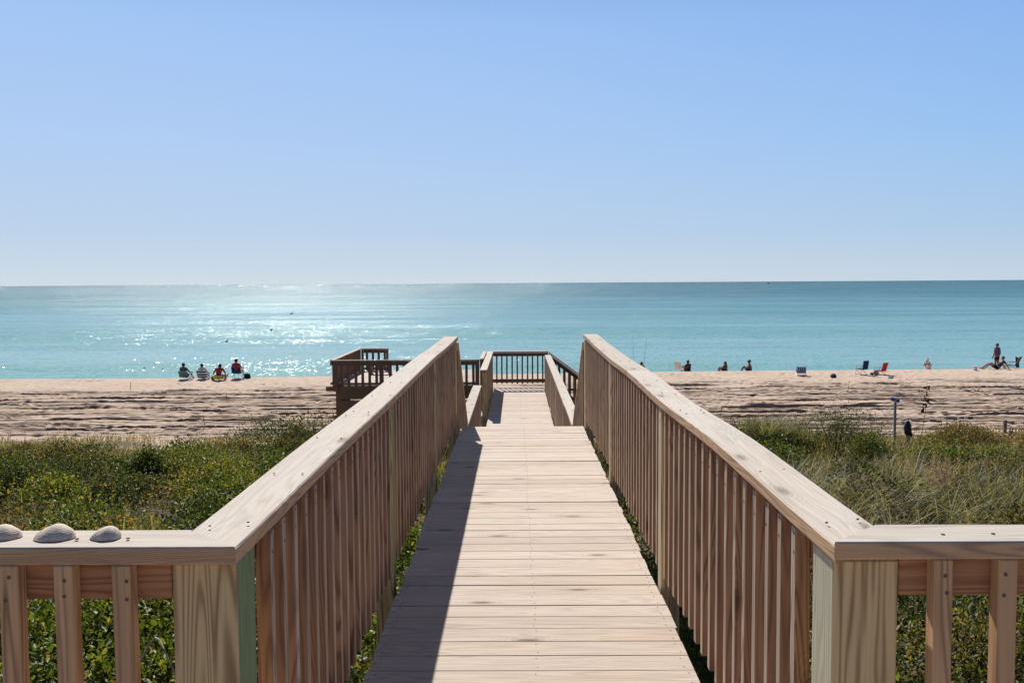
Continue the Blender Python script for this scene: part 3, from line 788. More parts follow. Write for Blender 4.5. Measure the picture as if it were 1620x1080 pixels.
# --- left and right ground cover: hummocks of leaves, many species, nobody could count them
def ground_cover(side):
    LB, LO, LD, LG, LR, LY, LP = [Leaves() for _ in range(7)]
    # near broad-leaved thicket right behind the cross railing
    for i in range(150):
        y = rng.uniform(2.6, 8.6); lo_, hi_ = visible_x(side, y)
        x = rng.uniform(lo_, hi_)
        if side < 0: x = min(x, -0.95)
        top = float(canopy(x, y)) + rng.uniform(-0.28, 0.06)
        rr_ = rng.uniform(0.22, 0.42)
        if side < 0:
            hummock_leaves(LB, (x, y, top - 0.24), (rr_, rr_, 0.28), 230, 0.044, rmax=1.0, rbias=rng.uniform(-0.05, 0.15), aspect=0.66)
            shoots(LB, (x, y, top - 0.15), rr_ * 0.6, 6, rng.uniform(0.15, 0.4), 0.05, 0.05)
        else:
            hummock_leaves(LB if i % 3 == 0 else LO, (x, y, top - 0.27), (rr_, rr_, 0.27), 190, 0.036, rbias=rng.uniform(-0.15, 0.12), aspect=0.5)
            shoots(LO if i % 2 else LB, (x, y, top - 0.18), rr_ * 0.6, 5, rng.uniform(0.15, 0.4), 0.042)
    # a closed thicket just beyond the cross railing
    for gy_ in np.arange(3.2, 8.0, 0.42):
        for gx_ in np.arange(1.15, 0.62 * gy_ + 1.2, 0.42):
            x = side * (gx_ + rng.uniform(-.12, .12)); y = gy_ + rng.uniform(-.12, .12)
            top = float(canopy(x, y)) - 0.1
            LVn = (LB if rng.uniform() < 0.6 else LD) if side > 0 else LB
            hummock_leaves(LVn, (x, y, top - 0.26), (0.34, 0.34, 0.3), 170, 0.040, rbias=rng.uniform(-0.15, 0.1), aspect=0.58)
            shoots(LVn, (x, y, top - 0.2), 0.18, 3, rng.uniform(0.15, 0.35), 0.044)
    # middle and far dune: mounded bushes with dark gaps between, low scrub and grass around them
    def bare(x, y): return side < 0 and y > 24.0 and -13.5 < x < -6.2
    for i in range(105):
        y = 5.5 + 23.0 * rng.uniform() ** 0.75; lo_, hi_ = visible_x(side, y)
        x = rng.uniform(lo_, hi_)
        if bare(x, y) or (side < 0 and y > 24 and x < -6) : continue
        if side > 0 and y > 23.0: continue
        R_ = rng.uniform(0.4, 0.95) * (0.7 + y / 45); H_ = rng.uniform(0.25, 0.75) * (0.8 + y / 60)
        if abs(x) < 1.9 + R_ * 0.5: R_ *= 0.55
        g = float(ground(x, y)); sz = 0.030 + 0.0012 * y
        kd = rng.uniform(); rb = rng.uniform(-0.22, 0.22)
        LV = LB if kd < 0.34 else (LO if kd < 0.80 else LD)
        for j in range(8):
            a_ = rng.uniform(0, 6.28); q = rng.uniform(0.1, 0.75) if j else 0
            f = rng.uniform(0.35, 0.6)
            hummock_leaves(LV if rng.uniform() < 0.88 else LO, (x + R_ * q * math.cos(a_), y + R_ * q * math.sin(a_), g + H_ * (1 - q * 0.8) * 0.55), (R_ * f, R_ * f, H_ * f * 1.15), int(330 * (R_ / 0.8)), sz, rbias=rb + rng.uniform(-.08, .08), aspect=0.55)
        shoots(LV, (x, y, g + H_ * 0.45), R_ * 0.5, int(12 * R_ / 0.8), rng.uniform(0.3, 0.6), sz * 1.15, rb)
    for i in range(300):
        y = 30.0 * math.sqrt(rng.uniform(0.055, 1.0)); lo_, hi_ = visible_x(side, y)
        x = rng.uniform(lo_, hi_)
        if bare(x, y) or (side < 0 and y > 26 and rng.uniform() < 0.8): continue
        if side > 0 and y > 27 and rng.uniform() < 0.6: continue
        g = float(ground(x, y)); sz = 0.026 + 0.0010 * y
        rr_ = rng.uniform(0.3, 0.7) * (0.75 + y / 60)
        hummock_leaves(LO if rng.uniform() < 0.7 else LD, (x, y, g + 0.03), (rr_, rr_, rng.uniform(0.1, 0.2)), int(170 * (rr_ / 0.5) ** 1.3), sz, rbias=rng.uniform(-0.15, 0.35))
    # grasses in between
    ng = 600 if side < 0 else 560
    for i in range(ng):
        y = 31.0 * math.sqrt(rng.uniform(0.03, 1.0)) if i % 3 else rng.uniform(24, 31.5)
        lo_, hi_ = visible_x(side, y); x = rng.uniform(lo_, hi_)
        if side < 0 and 25.2 < y < 29.3 and -13.5 < x < -6.6 and rng.uniform() < 0.93: continue
        if y < 24 and math.sin(x * 0.8 + 2.1 + side) * math.sin(y * 0.62 + 1.9) < (0.2 if side < 0 else -0.05): continue
        g = float(ground(x, y)); w = 0.004 + 0.00042 * y
        dry = rng.uniform() < (0.45 if y > 23 else 0.3)
        L_ = rng.uniform(0.35, 0.8) if y < 23 else (rng.uniform(0.14, 0.34) if rng.uniform() < 0.94 else rng.uniform(0.4, 0.8))
        tuft(LR if dry else LG, (x, y, g + 0.02), 30, L_, 0.10 + 0.006 * y, w, (0.1, 0.6))
    for (cx_, cy_, rx_, ry_, nn) in (((-7.5, 19, 2.2, 1.8, 60), (-3.2, 14.5, 1.2, 1.0, 30), (-10.5, 22.5, 3.0, 1.6, 70), (-2.6, 19.5, 1.0, 1.6, 30), (-4.4, 9.2, 1.2, 0.8, 26), (-4.5, 25.5, 2.5, 1.8, 60)) if side < 0 else
                                     ((6.5, 17, 2.0, 1.5, 50), (11.5, 21, 2.5, 1.5, 60), (3.2, 20, 1.2, 1.5, 30), (3.6, 25.5, 1.6, 1.8, 50), (8.5, 26, 2.5, 1.4, 50))):
        for i in range(nn):
            x = rng.normal(cx_, rx_ * 0.55); y = rng.normal(cy_, ry_ * 0.55)
            if not clear(x, y): continue
            g = float(ground(x, y))
            tuft(LR if rng.uniform() < 0.7 else LG, (x, y, g + 0.1), 34, rng.uniform(0.3, 0.62) if y < 24 else rng.uniform(.2, .4), 0.16, 0.004 + 0.00042 * y, (0.1, 0.7))
    if side > 0:                       # arching sea-oat clumps fill the near right dune
        for i in range(30):
            y = rng.uniform(7.0, 15.5); x = rng.uniform(1.9, 0.62 * y)
            g = float(ground(x, y))
            for j in range(5):
                tuft(LG if rng.uniform() < 0.86 else LR, (x + rng.normal(0, .18), y + rng.normal(0, .18), g + 0.05), 18, rng.uniform(0.6, 1.0), 0.09, 0.0115, (0.4, 1.15), 0.05, 0.95)
    # under the rails
    for i in range(60):
        y = rng.uniform(2.5, 9.5); x = -0.85 if side < 0 else 0.95
        x += rng.uniform(-0.15, 0.15); g = float(ground(x, y))
        tuft(LG, (x, y, g), 30, rng.uniform(0.2, 0.4), 0.08, 0.006, (0.2, 0.8))
        if i % 2: hummock_leaves(LB, (x, y, g + 0.05), (0.2, 0.2, 0.2), 60, 0.035)
    # yellow flowers
    spots = [(-4.0, 8.6, 0.8), (-5.2, 10.6, 1.1), (-3.4, 7.6, 0.5), (-6.5, 13.0, 1.2)] if side < 0 else [(12.5, 24, 2.6), (10, 20, 2.0), (14.5, 25.5, 2.0)]
    for (x, y, q) in spots:
        n = 38
        P = np.stack([rng.normal(x, q * 0.5, n), rng.normal(y, q * 0.6, n), np.zeros(n)], 1)
        P[:, 2] = ground(P[:, 0], P[:, 1]) + rng.uniform(0.34, 0.6, n)
        mk = np.array([clear(p[0], p[1]) for p in P]); P = P[mk]
        tl = rng.normal(0, 0.45, (len(P), 3))
        for a in range(6):
            ang = a * math.pi / 3
            k = len(P); D = np.stack([np.full(k, math.cos(ang)), np.full(k, math.sin(ang)), np.full(k, 0.45)], 1) + tl
            LY.leaves(P, D, np.tile([0, 0, 1.0], (k, 1)), np.full(k, 0.016 + 0.0007 * y), np.full(k, 0.012 + 0.0006 * y), rng.uniform(0, 1, k))
    return LB, LO, LD, LG, LR, LY
for side, nm in ((-1, 'left'), (1, 'right')):
    LB, LO, LD, LG, LR, LY = ground_cover(side)
    w = 'left of the boardwalk' if side < 0 else 'right of the boardwalk'
    tag(LB.build('broadleaf_ground_cover', L_BROAD), 'glossy green broadleaf thicket covering the dune ' + w, 'ground cover', kind='stuff')
    tag(LO.build('olive_ground_cover', L_OLIVE), 'olive and brownish low scrub covering the dune ' + w, 'ground cover', kind='stuff')
    tag(LD.build('dark_ground_cover', L_DARK), 'dark green low scrub scattered on the dune ' + w, 'ground cover', kind='stuff')
    tag(LG.build('dune_grass', L_GRASS), 'green grass blades growing through the scrub ' + w, 'grass', kind='stuff')
    tag(LR.build('dry_grass', L_DRY), 'dry straw coloured grass growing through the scrub ' + w, 'grass', kind='stuff')
    tag(LY.build('wildflowers', L_YEL), 'small yellow wildflowers dotted over the scrub ' + w, 'flowers', kind='stuff')

# --- bushes one can tell apart
def gx(px, y): return (px - 818) / F * y
shrub('dark leafy bush against the left boardwalk railing, tallest on that side', gx(455, 22.5), 22.5, (1.7, 1.3, 1.15), 6500, 0.05, L_DARK, stems=8, sub=7)
shrub('yellow green bush in the middle of the left dune', gx(285, 17.0), 17.0, (1.3, 0.9, 0.8), 5200, 0.045, L_BROAD, sub=6, rbias=0.12)
shrub('round green bush low on the left dune nearest the long railing', gx(395, 12.5), 12.5, (1.0, 0.9, 0.7), 5600, 0.042, L_BROAD, sub=6, rbias=0.0)
shrub('wide dark bush at the left edge of the dune', gx(75, 14.5), 14.5, (1.6, 0.9, 0.75), 5600, 0.042, L_DARK, sub=7, rbias=0.1)
shrub('dark tangled shrub at the foot of the grassy mound beside the right railing', gx(1235, 23.0), 23.0, (1.0, 0.8, 0.62), 5200, 0.05, L_DARK, sub=7, rbias=-0.15)
shrub('feathery bright green bush in the middle of the right dune', gx(1325, 22.5), 22.5, (1.1, 0.9, 1.25), 7500, 0.055, L_DARK, sub=7, rbias=0.05, aspect=0.25)
shrub('yellow flecked bush in front of the sand fence', gx(1520, 24.5), 24.5, (1.15, 1.0, 0.74), 8000, 0.05, L_OLIVE, sub=8, rbias=0.12)
shrub('low bush between the sign post and the sand fence', gx(1500, 26.0), 26.0, (0.8, 0.7, 0.40), 3000, 0.05, L_BROAD, sub=5)

def grass_clump(label, x, y, n, L, spread, mat, w, droop=(0.3, 1.0), name='grass_clump', rl=0.0, rh=1.0, cat='grass clump', lift=0.0):
    z = float(ground(x, y)) + lift; root = empty(name, (x, y, z), label, cat)
    LV = Leaves()
    for i in range(12):
        tuft(LV, (x + rng.normal(0, spread), y + rng.normal(0, spread), z), n // 12, L, 0.10, w, droop, rl, rh)
    LV.build('blades', mat, root); return root
grass_clump('brownish grassy mound beside the right railing at the edge of the sand', gx(1212, 24.5), 24.5, 2200, 1.0, 0.6, L_GRASS, 0.014, (0.2, 0.8), lift=0.25)
grass_clump('big arching grass clump nearest the right railing', gx(1290, 12.0), 12.0, 420, 0.85, 0.30, L_GRASS, 0.009, (0.5, 1.1), rl=0.3, lift=0.12)
grass_clump('pale arching grass clump in the middle of the right dune', gx(1385, 10.5), 10.5, 460, 0.85, 0.32, L_GRASS, 0.009, (0.5, 1.1), rl=0.35, lift=0.12)
grass_clump('tall green grass clump at the right edge of the dune', gx(1590, 12.5), 12.5, 380, 0.9, 0.35, L_GRASS, 0.009, (0.3, 0.9), lift=0.12)
grass_clump('dry arching grass clump low over the right cross railing', gx(1330, 8.3), 8.3, 260, 0.7, 0.28, L_DRY, 0.007, (0.6, 1.1), lift=0.15)

def plume(label, x, y, n, h):
    z = float(ground(x, y)); root = empty('plume_grass', (x, y, z), label, 'plume grass')
    mb = MB(); LV = Leaves()
    for i in range(n):
        a = rng.uniform(0, 6.28); q = rng.uniform(0, 0.28); hh = h * rng.uniform(0.7, 1.1)
        p0 = np.array([x + rng.normal(0, .12), y + rng.normal(0, .12), z]); p1 = p0 + np.array([q * math.cos(a), q * math.sin(a), hh])
        mb.tube([p0, (p0 + p1) / 2 + np.array([0, 0, 0.03]), p1], [0.004, 0.003, 0.002], 5)
        k = 50; t = rng.uniform(0.68, 1.05, k)
        P = p0 + (p1 - p0) * t[:, None] + rng.normal(0, 0.018, (k, 3))
        D = unit(rng.standard_normal((k, 3)) * 0.6 + np.array([0, 0, 0.8]))
        LV.leaves(P, D, unit(rng.standard_normal((k, 3))), rng.uniform(0.02, 0.05, k), np.full(k, 0.008), rng.uniform(0, 1, k))
    mb.build('stems', L_TWIG, root); LV.build('plumes', L_PLUME, root)
plume('pale feathery plume grass standing out of the right dune', gx(1497, 12.5), 12.5, 26, 0.85)

def stalk(label, x, y, h, lean, leaves, mat, n_seed=0, size=0.09, t0=0.4, th=1.0):
    z = float(ground(x, y)); root = empty('dry_stalk', (x, y, z), label, 'dry plant')
    mb = MB(); top = np.array([x + lean * h, y, z + h])
    pts = [np.array([x, y, z - 0.05]) + (top - np.array([x, y, z])) * t + np.array([0.03 * h * math.sin(t * 4), 0, 0]) for t in (0, .3, .6, .85, 1)]
    mb.tube(pts, [0.014 * th, 0.012 * th, 0.010 * th, 0.008 * th, 0.004 * th], 6); mb.build('stem', L_STEM, root)
    LV = Leaves(); k = leaves
    t = rng.uniform(t0, 0.92, k)
    P = np.array([x, y, z]) + (top - np.array([x, y, z])) * t[:, None]
    D = unit(rng.standard_normal((k, 3)) + np.array([0.4, 0, -0.4]))
    LV.leaves(P, D, unit(rng.standard_normal((k, 3))), size * rng.uniform(.6, 1.3, k), size * 0.5 * rng.uniform(.6, 1.3, k), rng.uniform(0, 0.6, k))
    LV.build('dead_leaves', mat, root)
L_DEAD = leafmat('dead_brown_leaf', [(0.0, lin(60, 42, 26)), (0.6, lin(98, 70, 40)), (1.0, lin(130, 100, 62))], 0.2, 0.8, 1.1)
stalk('tall leaning dead stalk with curled brown leaves right of the sign', gx(1452, 24.0), 24.0, 1.95, 0.16, 20, L_DEAD, size=0.13, t0=0.62, th=0.55)
for lab, px, y, h, ln in (('thin dark stalk standing in the sand near the left chairs', 201, 46.5, 0.42, 0.1), ('short dark stalk in the sand, mid beach left of the platform', 354, 42, 0.38, 0.0),
                     ('broken dark stalk at the left foot of the beach', 318, 34.0, 0.5, -0.1), ('upright dark stalk beside the left railing on the sand', 483, 35.0, 0.6, 0.05),
                     ('bushy dark stalk nearest the platform on the sand', 506, 34.5, 0.7, -0.1), ('forked dark stalk on the right beach below the empty chairs', 1342, 44, 0.55, 0.15),
                     ('thin leaning stalk right of the long railing on the sand', 1140, 36, 0.5, 0.2), ('short leafy stalk at the near edge of the right sand', 1335, 29.5, 0.75, 0.05)):
    stalk(lab, gx(px, y), y, h, ln, 7, L_DEAD, size=0.05)
# bare arching twigs in the scrub
for lab, px, y, ln, hh in (('bare pale twig arching over the left scrub', 150, 9.0, 0.9, 0.2), ('white curved twig behind the left balusters', 165, 4.6, 0.35, 0.35), ('thin pale twig in the left scrub by the shells', 20, 7.5, 0.4, 0.25)):
    x = gx(px, y); z = float(canopy(x, y)); mb = MB()
    pts = [(x + ln * t, y + 0.1 * math.sin(5 * t), z - 0.15 + hh * math.sin(t * 2.6) + 0.1) for t in np.linspace(0, 1, 9)]
    mb.tube(pts, [0.006] * 5 + [0.004] * 4, 6); o = mb.build('twig', L_TWIG, None, loc=pts[0]); tag(o, lab, 'twig')

# ------------------------------------------------------------------ shells on the left cap
M_SHELL = None
def shell_material():
    m, nt = newmat('weathered_shell'); k = NT(nt)
    g = k.n('ShaderNodeAttribute', attribute_name='gco').outputs['Vector']; sp = k.n('ShaderNodeSeparateXYZ'); k.link(g, sp.inputs[0])
    rib = k.math('MULTIPLY_ADD', k.math('SINE', k.math('ADD', k.math('MULTIPLY', sp.outputs[0], 88.0), k.math('MULTIPLY', k.noise(g, 2.0, 3).outputs['Fac'], 9.0))), 0.5, 0.5)
    nf = k.noise(g, 5.0, 5, 0.6).outputs['Fac']
    c = k.mix(k.mapr(nf, 0.3, 0.7), lin(244, 228, 206), lin(224, 196, 168))
    c = k.mix(k.math('MULTIPLY', rib, k.mapr(nf, 0.3, 0.7, 0.06, 0.22)), c, lin(140, 120, 106))
    bs = k.n('ShaderNodeBsdfPrincipled'); k.link(c, bs.inputs['Base Color']); bs.inputs['Roughness'].default_value = 0.7
    bp = k.n('ShaderNodeBump'); bp.inputs['Strength'].default_value = 0.35; bp.inputs['Distance'].default_value = 0.001
    k.link(rib, bp.inputs['Height']); k.link(bp.outputs[0], bs.inputs['Normal']); k.out(bs.outputs[0]); return m
M_SHELL = shell_material()
def shell(label, px, y, a, b, h, rz):
    """one clam valve lying domed side up: umbo at the back, growth ribs concentric about it"""
    x = (px - 818) / F * y; z = 0.9105
    nu, nv = 22, 30; V = []; G = []; Fc = []
    for i in range(nu + 1):
        u = i / nu
        for j in range(nv):
            t = 2 * math.pi * j / nv
            ex = a * math.cos(t) * (1 - 0.10 * math.sin(t)); ey = b * math.sin(t)
            # rings converge on the beak (umbo) near the back edge
            ux, uy = 0.10 * a, 0.62 * b
            px_, py_ = ux + (ex - ux) * u, uy + (ey - uy) * u
            rr_ = (px_ / (a * 1.0)) ** 2 + (py_ / b) ** 2
            hz = h * max(0.0, 1 - min(1.0, rr_)) ** 0.72 * (1 + 0.22 * (py_ / b) + 0.16 * px_ / a + 0.05 * math.sin(px_ * 140 + a * 900) ) 
            wob = 0.0012 * math.sin(t * 23) * u
            V.append((px_, py_, max(hz, 0) + wob + 0.0015)); G.append((u, t, 0))
    for i in range(nu):
        for j in range(nv):
            j2 = (j + 1) % nv
            Fc.append([i * nv + j, (i + 1) * nv + j, (i + 1) * nv + j2, i * nv + j2])
    V = np.array(V); c, s_ = math.cos(rz), math.sin(rz)
    W = np.stack([V[:, 0] * c - V[:, 1] * s_ + x, V[:, 0] * s_ + V[:, 1] * c + y, V[:, 2] + z], 1)
    mb = MB(); mb.add(W, [f[::-1] for f in Fc], G)
    # rim
    n0 = nu * nv
    rim = [W[n0 + j] for j in range(nv)]; low = [np.array([p[0], p[1], z]) for p in rim]
    mb.add(rim + low, [[j, nv + j, nv + (j + 1) % nv, (j + 1) % nv] for j in range(nv)], [(1, 0, 0)] * (2 * nv))
    o = mb.build('seashell', M_SHELL, None, loc=(x, y, z), smooth=True); tag(o, label, 'seashell', 'shells on the left cross railing')
shell('pale shell cut off by the left edge of the photo, on the cap rail', -14, 2.02, 0.043, 0.034, 0.023, 0.2)
shell('large ribbed white shell in the middle of the three on the cap rail', 73, 2.015, 0.043, 0.036, 0.025, 0.1)
shell('smaller brownish shell nearest the corner on the cap rail', 155, 2.015, 0.035, 0.030, 0.021, -0.5)

# ------------------------------------------------------------------ beach furniture
M_ALU = plain('aluminium_tube', lin(168, 170, 174), 0.45, 0.7)
M_BLUE = plain('blue_chair_fabric', lin(22, 52, 104), 0.85)
M_TEAL = striped('plaid_teal_fabric', lin(34, 78, 92), lin(58, 108, 118), 70, 2, lin(150, 180, 184), 60, 0)
M_TSTR = striped('teal_white_stripe_fabric', lin(28, 84, 104), lin(222, 228, 228), 40, 2)
M_YEL = plain('yellow_fabric', lin(204, 190, 60), 0.85)
M_RED = plain('red_fabric', lin(206, 34, 40), 0.85)
M_DRED = plain('dark_red_fabric', lin(120, 26, 40), 0.85)
M_CREAM = plain('cream_fabric', lin(226, 214, 196), 0.85)
M_BSTR = striped('blue_stripe_fabric', lin(28, 52, 96), lin(140, 160, 190), 60, 0)
M_RWS = striped('red_white_stripe_fabric', lin(200, 40, 48), lin(235, 230, 226), 70, 0)

def place(root, ch):
    for c in ch: c.parent = root
def chair(label, px, y, fabric, seat_h, back, rz, w=0.52, backfab=None, tilt=0.5):
    """folding beach chair: local frame faces +y; back rises behind (-y)"""
    x = gx(px, y); z = float(ground(x, y))
    root = empty('beach_chair', (x, y, z), label, 'beach chair', 'beach chairs on the sand')
    Rz = Matrix.Rotation(rz, 4, 'Z')
    def T(p):
        q = Rz @ Vector(p); return (q.x + x, q.y + y, q.z + z)
    h = seat_h; by = -0.22; bt = by - back * tilt; bz = h + back * math.sqrt(max(0.1, 1 - tilt * tilt))
    for sx in (-1, 1):
        mb = MB(); X = sx * w / 2
        mb.tube([T((X, bt, bz)), T((X, by, h)), T((X, 0.26, h + 0.05))], 0.012, 8)
        mb.tube([T((X, 0.24, h + 0.05)), T((X, -0.20, 0.01))], 0.011, 8)
        mb.tube([T((X, -0.18, h + 0.20)), T((X, 0.16, h + 0.22)), T((X, 0.22, 0.01))], 0.011, 8)
        mb.build('side_frame', M_ALU, root)
        mb = MB(); a0 = T((X, -0.22, h + 0.215)); a1 = T((X, 0.2, h + 0.235))
        mb.beam([(a0, tuple(Rz @ Vector((0.022, 0, 0))), (0, 0, 0.012), 0), (a1, tuple(Rz @ Vector((0.022, 0, 0))), (0, 0, 0.012), 0.4)]); mb.build('armrest', M_ALU, root)
    for (yy, zz) in ((bt, bz), (-0.2, 0.015), (0.22, 0.015)):
        mb = MB(); mb.tube([T((-w / 2, yy, zz)), T((w / 2, yy, zz))], 0.0115, 8); mb.build('cross_bar', M_ALU, root)
    def cloth(p0, p1, sag, nm, mat):
        mb = MB(); V = []; n = 7
        for i in range(n):
            t = i / (n - 1); p = np.array(p0) * (1 - t) + np.array(p1) * t
            for j in range(n):
                u = j / (n - 1); sg = sag * math.sin(math.pi * t) * (0.5 + 0.5 * math.sin(math.pi * u))
                V.append(T((-w / 2 + 0.01 + (w - 0.02) * u, p[0] - sg * 0.6, p[1] - sg)))
        Fc = [[i * n + j, i * n + j + 1, (i + 1) * n + j + 1, (i + 1) * n + j] for i in range(n - 1) for j in range(n - 1)]
        mb.add(V, Fc); mb.build(nm, mat, root, smooth=True)
    cloth((by, h), (0.26, h + 0.05), 0.05, 'seat_fabric', fabric)
    cloth((bt, bz), (by, h + 0.02), 0.03, 'back_fabric', backfab or fabric)
    return root

def ground_z(x, y): return float(ground(x, y))
# ------------------------------------------------------------------ people
SKIN = plain('tanned_skin', lin(176, 118, 88), 0.6, var=0.08)
SKIN2 = plain('brown_skin', lin(132, 84, 62), 0.6, var=0.08)
HAIR = plain('dark_hair', lin(36, 28, 24), 0.6, scale=120)
HAIRB = plain('brown_hair', lin(84, 56, 40), 0.6, scale=120)
CAPD = plain('black_cap', lin(28, 30, 36), 0.8)
def cloth_mat(name, c): return plain(name, c, 0.9, var=0.15)
C_TEAL = cloth_mat('teal_shirt', lin(50, 90, 100)); C_RED = cloth_mat('red_shirt', lin(176, 24, 40)); C_BLK = cloth_mat('black_cloth', lin(26, 28, 34))
C_NAVY = cloth_mat('navy_cloth', lin(30, 46, 84)); C_VIO = cloth_mat('blue_violet_top', lin(62, 60, 150)); C_WHITE = cloth_mat('white_shirt', lin(226, 222, 232))
C_MAR = cloth_mat('maroon_cloth', lin(92, 52, 48)); C_GREY = cloth_mat('white_grey_shirt', lin(205, 208, 210)); C_SLATE = cloth_mat('slate_shirt', lin(46, 70, 92))

def skin_mesh(name, verts, edges, radii, root_i, mat, parent, sub=2):
    me = bpy.data.meshes.new(name + '_src'); me.from_pydata([tuple(v) for v in verts], edges, []); me.update()
    ob = bpy.data.objects.new(name + '_src', me); COL.objects.link(ob)
    md = ob.modifiers.new('Skin', 'SKIN'); md.use_smooth_shade = True
    if not me.skin_vertices:
        raise RuntimeError('no skin layer')
    sv = me.skin_vertices[0].data
    for i, r in enumerate(radii):
        sv[i].radius = (r, r) if np.isscalar(r) else r
        sv[i].use_root = (i == root_i)
    s2 = ob.modifiers.new('Sub', 'SUBSURF'); s2.levels = sub; s2.render_levels = sub
    dg = bpy.context.evaluated_depsgraph_get(); dg.update()
    me2 = bpy.data.meshes.new_from_object(ob.evaluated_get(dg))
    bpy.data.objects.remove(ob); bpy.data.meshes.remove(me)
    me2.name = name; me2.materials.clear(); me2.materials.append(mat)
    me2.polygons.foreach_set('use_smooth', np.ones(len(me2.polygons), dtype=bool))
    o = bpy.data.objects.new(name, me2); COL.objects.link(o); o.parent = parent
    return o

POSES = {}
# each pose: joints in a local frame facing +y, metres (adult 1.70 m)
POSES['stand'] = dict(pel=(0, 0, .93), spi=(0, -.01, 1.12), che=(0, 0, 1.30), nec=(0, .0, 1.45), hed=(0, .015, 1.56), top=(0, .01, 1.66),
    shL=(-.17, 0, 1.38), elL=(-.23, -.02, 1.11), wrL=(-.22, .08, .88), shR=(.17, 0, 1.38), elR=(.23, -.02, 1.11), wrR=(.24, .06, .87),
    hiL=(-.09, 0, .88), knL=(-.10, .02, .48), anL=(-.10, -.02, .08), toL=(-.12, .14, .03), hiR=(.09, 0, .88), knR=(.10, .03, .48), anR=(.11, -.01, .08), toR=(.13, .15, .03))
POSES['chair'] = dict(pel=(0, -.16, .12), spi=(0, -.24, .30), che=(0, -.30, .47), nec=(0, -.30, .62), hed=(0, -.27, .73), top=(0, -.25, .83),
    shL=(-.17, -.30, .55), elL=(-.27, -.16, .33), wrL=(-.28, .08, .30), shR=(.17, -.30, .55), elR=(.28, -.14, .33), wrR=(.30, .10, .29),
    hiL=(-.09, -.12, .11), knL=(-.13, .30, .25), anL=(-.13, .62, -.10), toL=(-.14, .74, -.13), hiR=(.09, -.12, .11), knR=(.13, .30, .25), anR=(.14, .60, -.10), toR=(.15, .73, -.13))
POSES['forward'] = dict(pel=(0, -.10, .12), spi=(0, -.10, .30), che=(0, .0, .46), nec=(.0, .08, .58), hed=(.0, .14, .67), top=(0, .17, .76),
    shL=(-.17, .03, .53), elL=(-.33, .10, .35), wrL=(-.36, .16, .10), shR=(.17, .03, .53), elR=(.28, .14, .32), wrR=(.22, .34, .2),
    hiL=(-.09, -.06, .11), knL=(-.15, .36, .2), anL=(-.14, .66, -.08), toL=(-.15, .78, -.10), hiR=(.09, -.06, .11), knR=(.15, .36, .2), anR=(.14, .66, -.08), toR=(.15, .78, -.10))
POSES['sit'] = dict(pel=(0, 0, .10), spi=(0, -.03, .28), che=(0, 0, .45), nec=(0, .03, .59), hed=(0, .05, .70), top=(0, .05, .80),
    shL=(-.16, .01, .53), elL=(-.23, .15, .36), wrL=(-.16, .34, .34), shR=(.16, .01, .53), elR=(.23, .15, .36), wrR=(.16, .34, .34),
    hiL=(-.09, .04, .10), knL=(-.12, .40, .42), anL=(-.12, .55, .06), toL=(-.13, .68, .03), hiR=(.09, .04, .10), knR=(.12, .40, .42), anR=(.12, .55, .06), toR=(.13, .68, .03))
POSES['recline'] = dict(pel=(0, 0, .11), spi=(0, -.16, .22), che=(0, -.28, .38), nec=(0, -.34, .52), hed=(0, -.33, .63), top=(0, -.32, .73),
    shL=(-.17, -.32, .46), elL=(-.22, -.46, .25), wrL=(-.22, -.58, .05), shR=(.17, -.32, .46), elR=(.22, -.46, .25), wrR=(.22, -.58, .05),
    hiL=(-.09, .04, .11), knL=(-.11, .42, .38), anL=(-.11, .80, .07), toL=(-.12, .95, .05), hiR=(.09, .04, .11), knR=(.11, .46, .34), anR=(.11, .84, .07), toR=(.12, .99, .05))

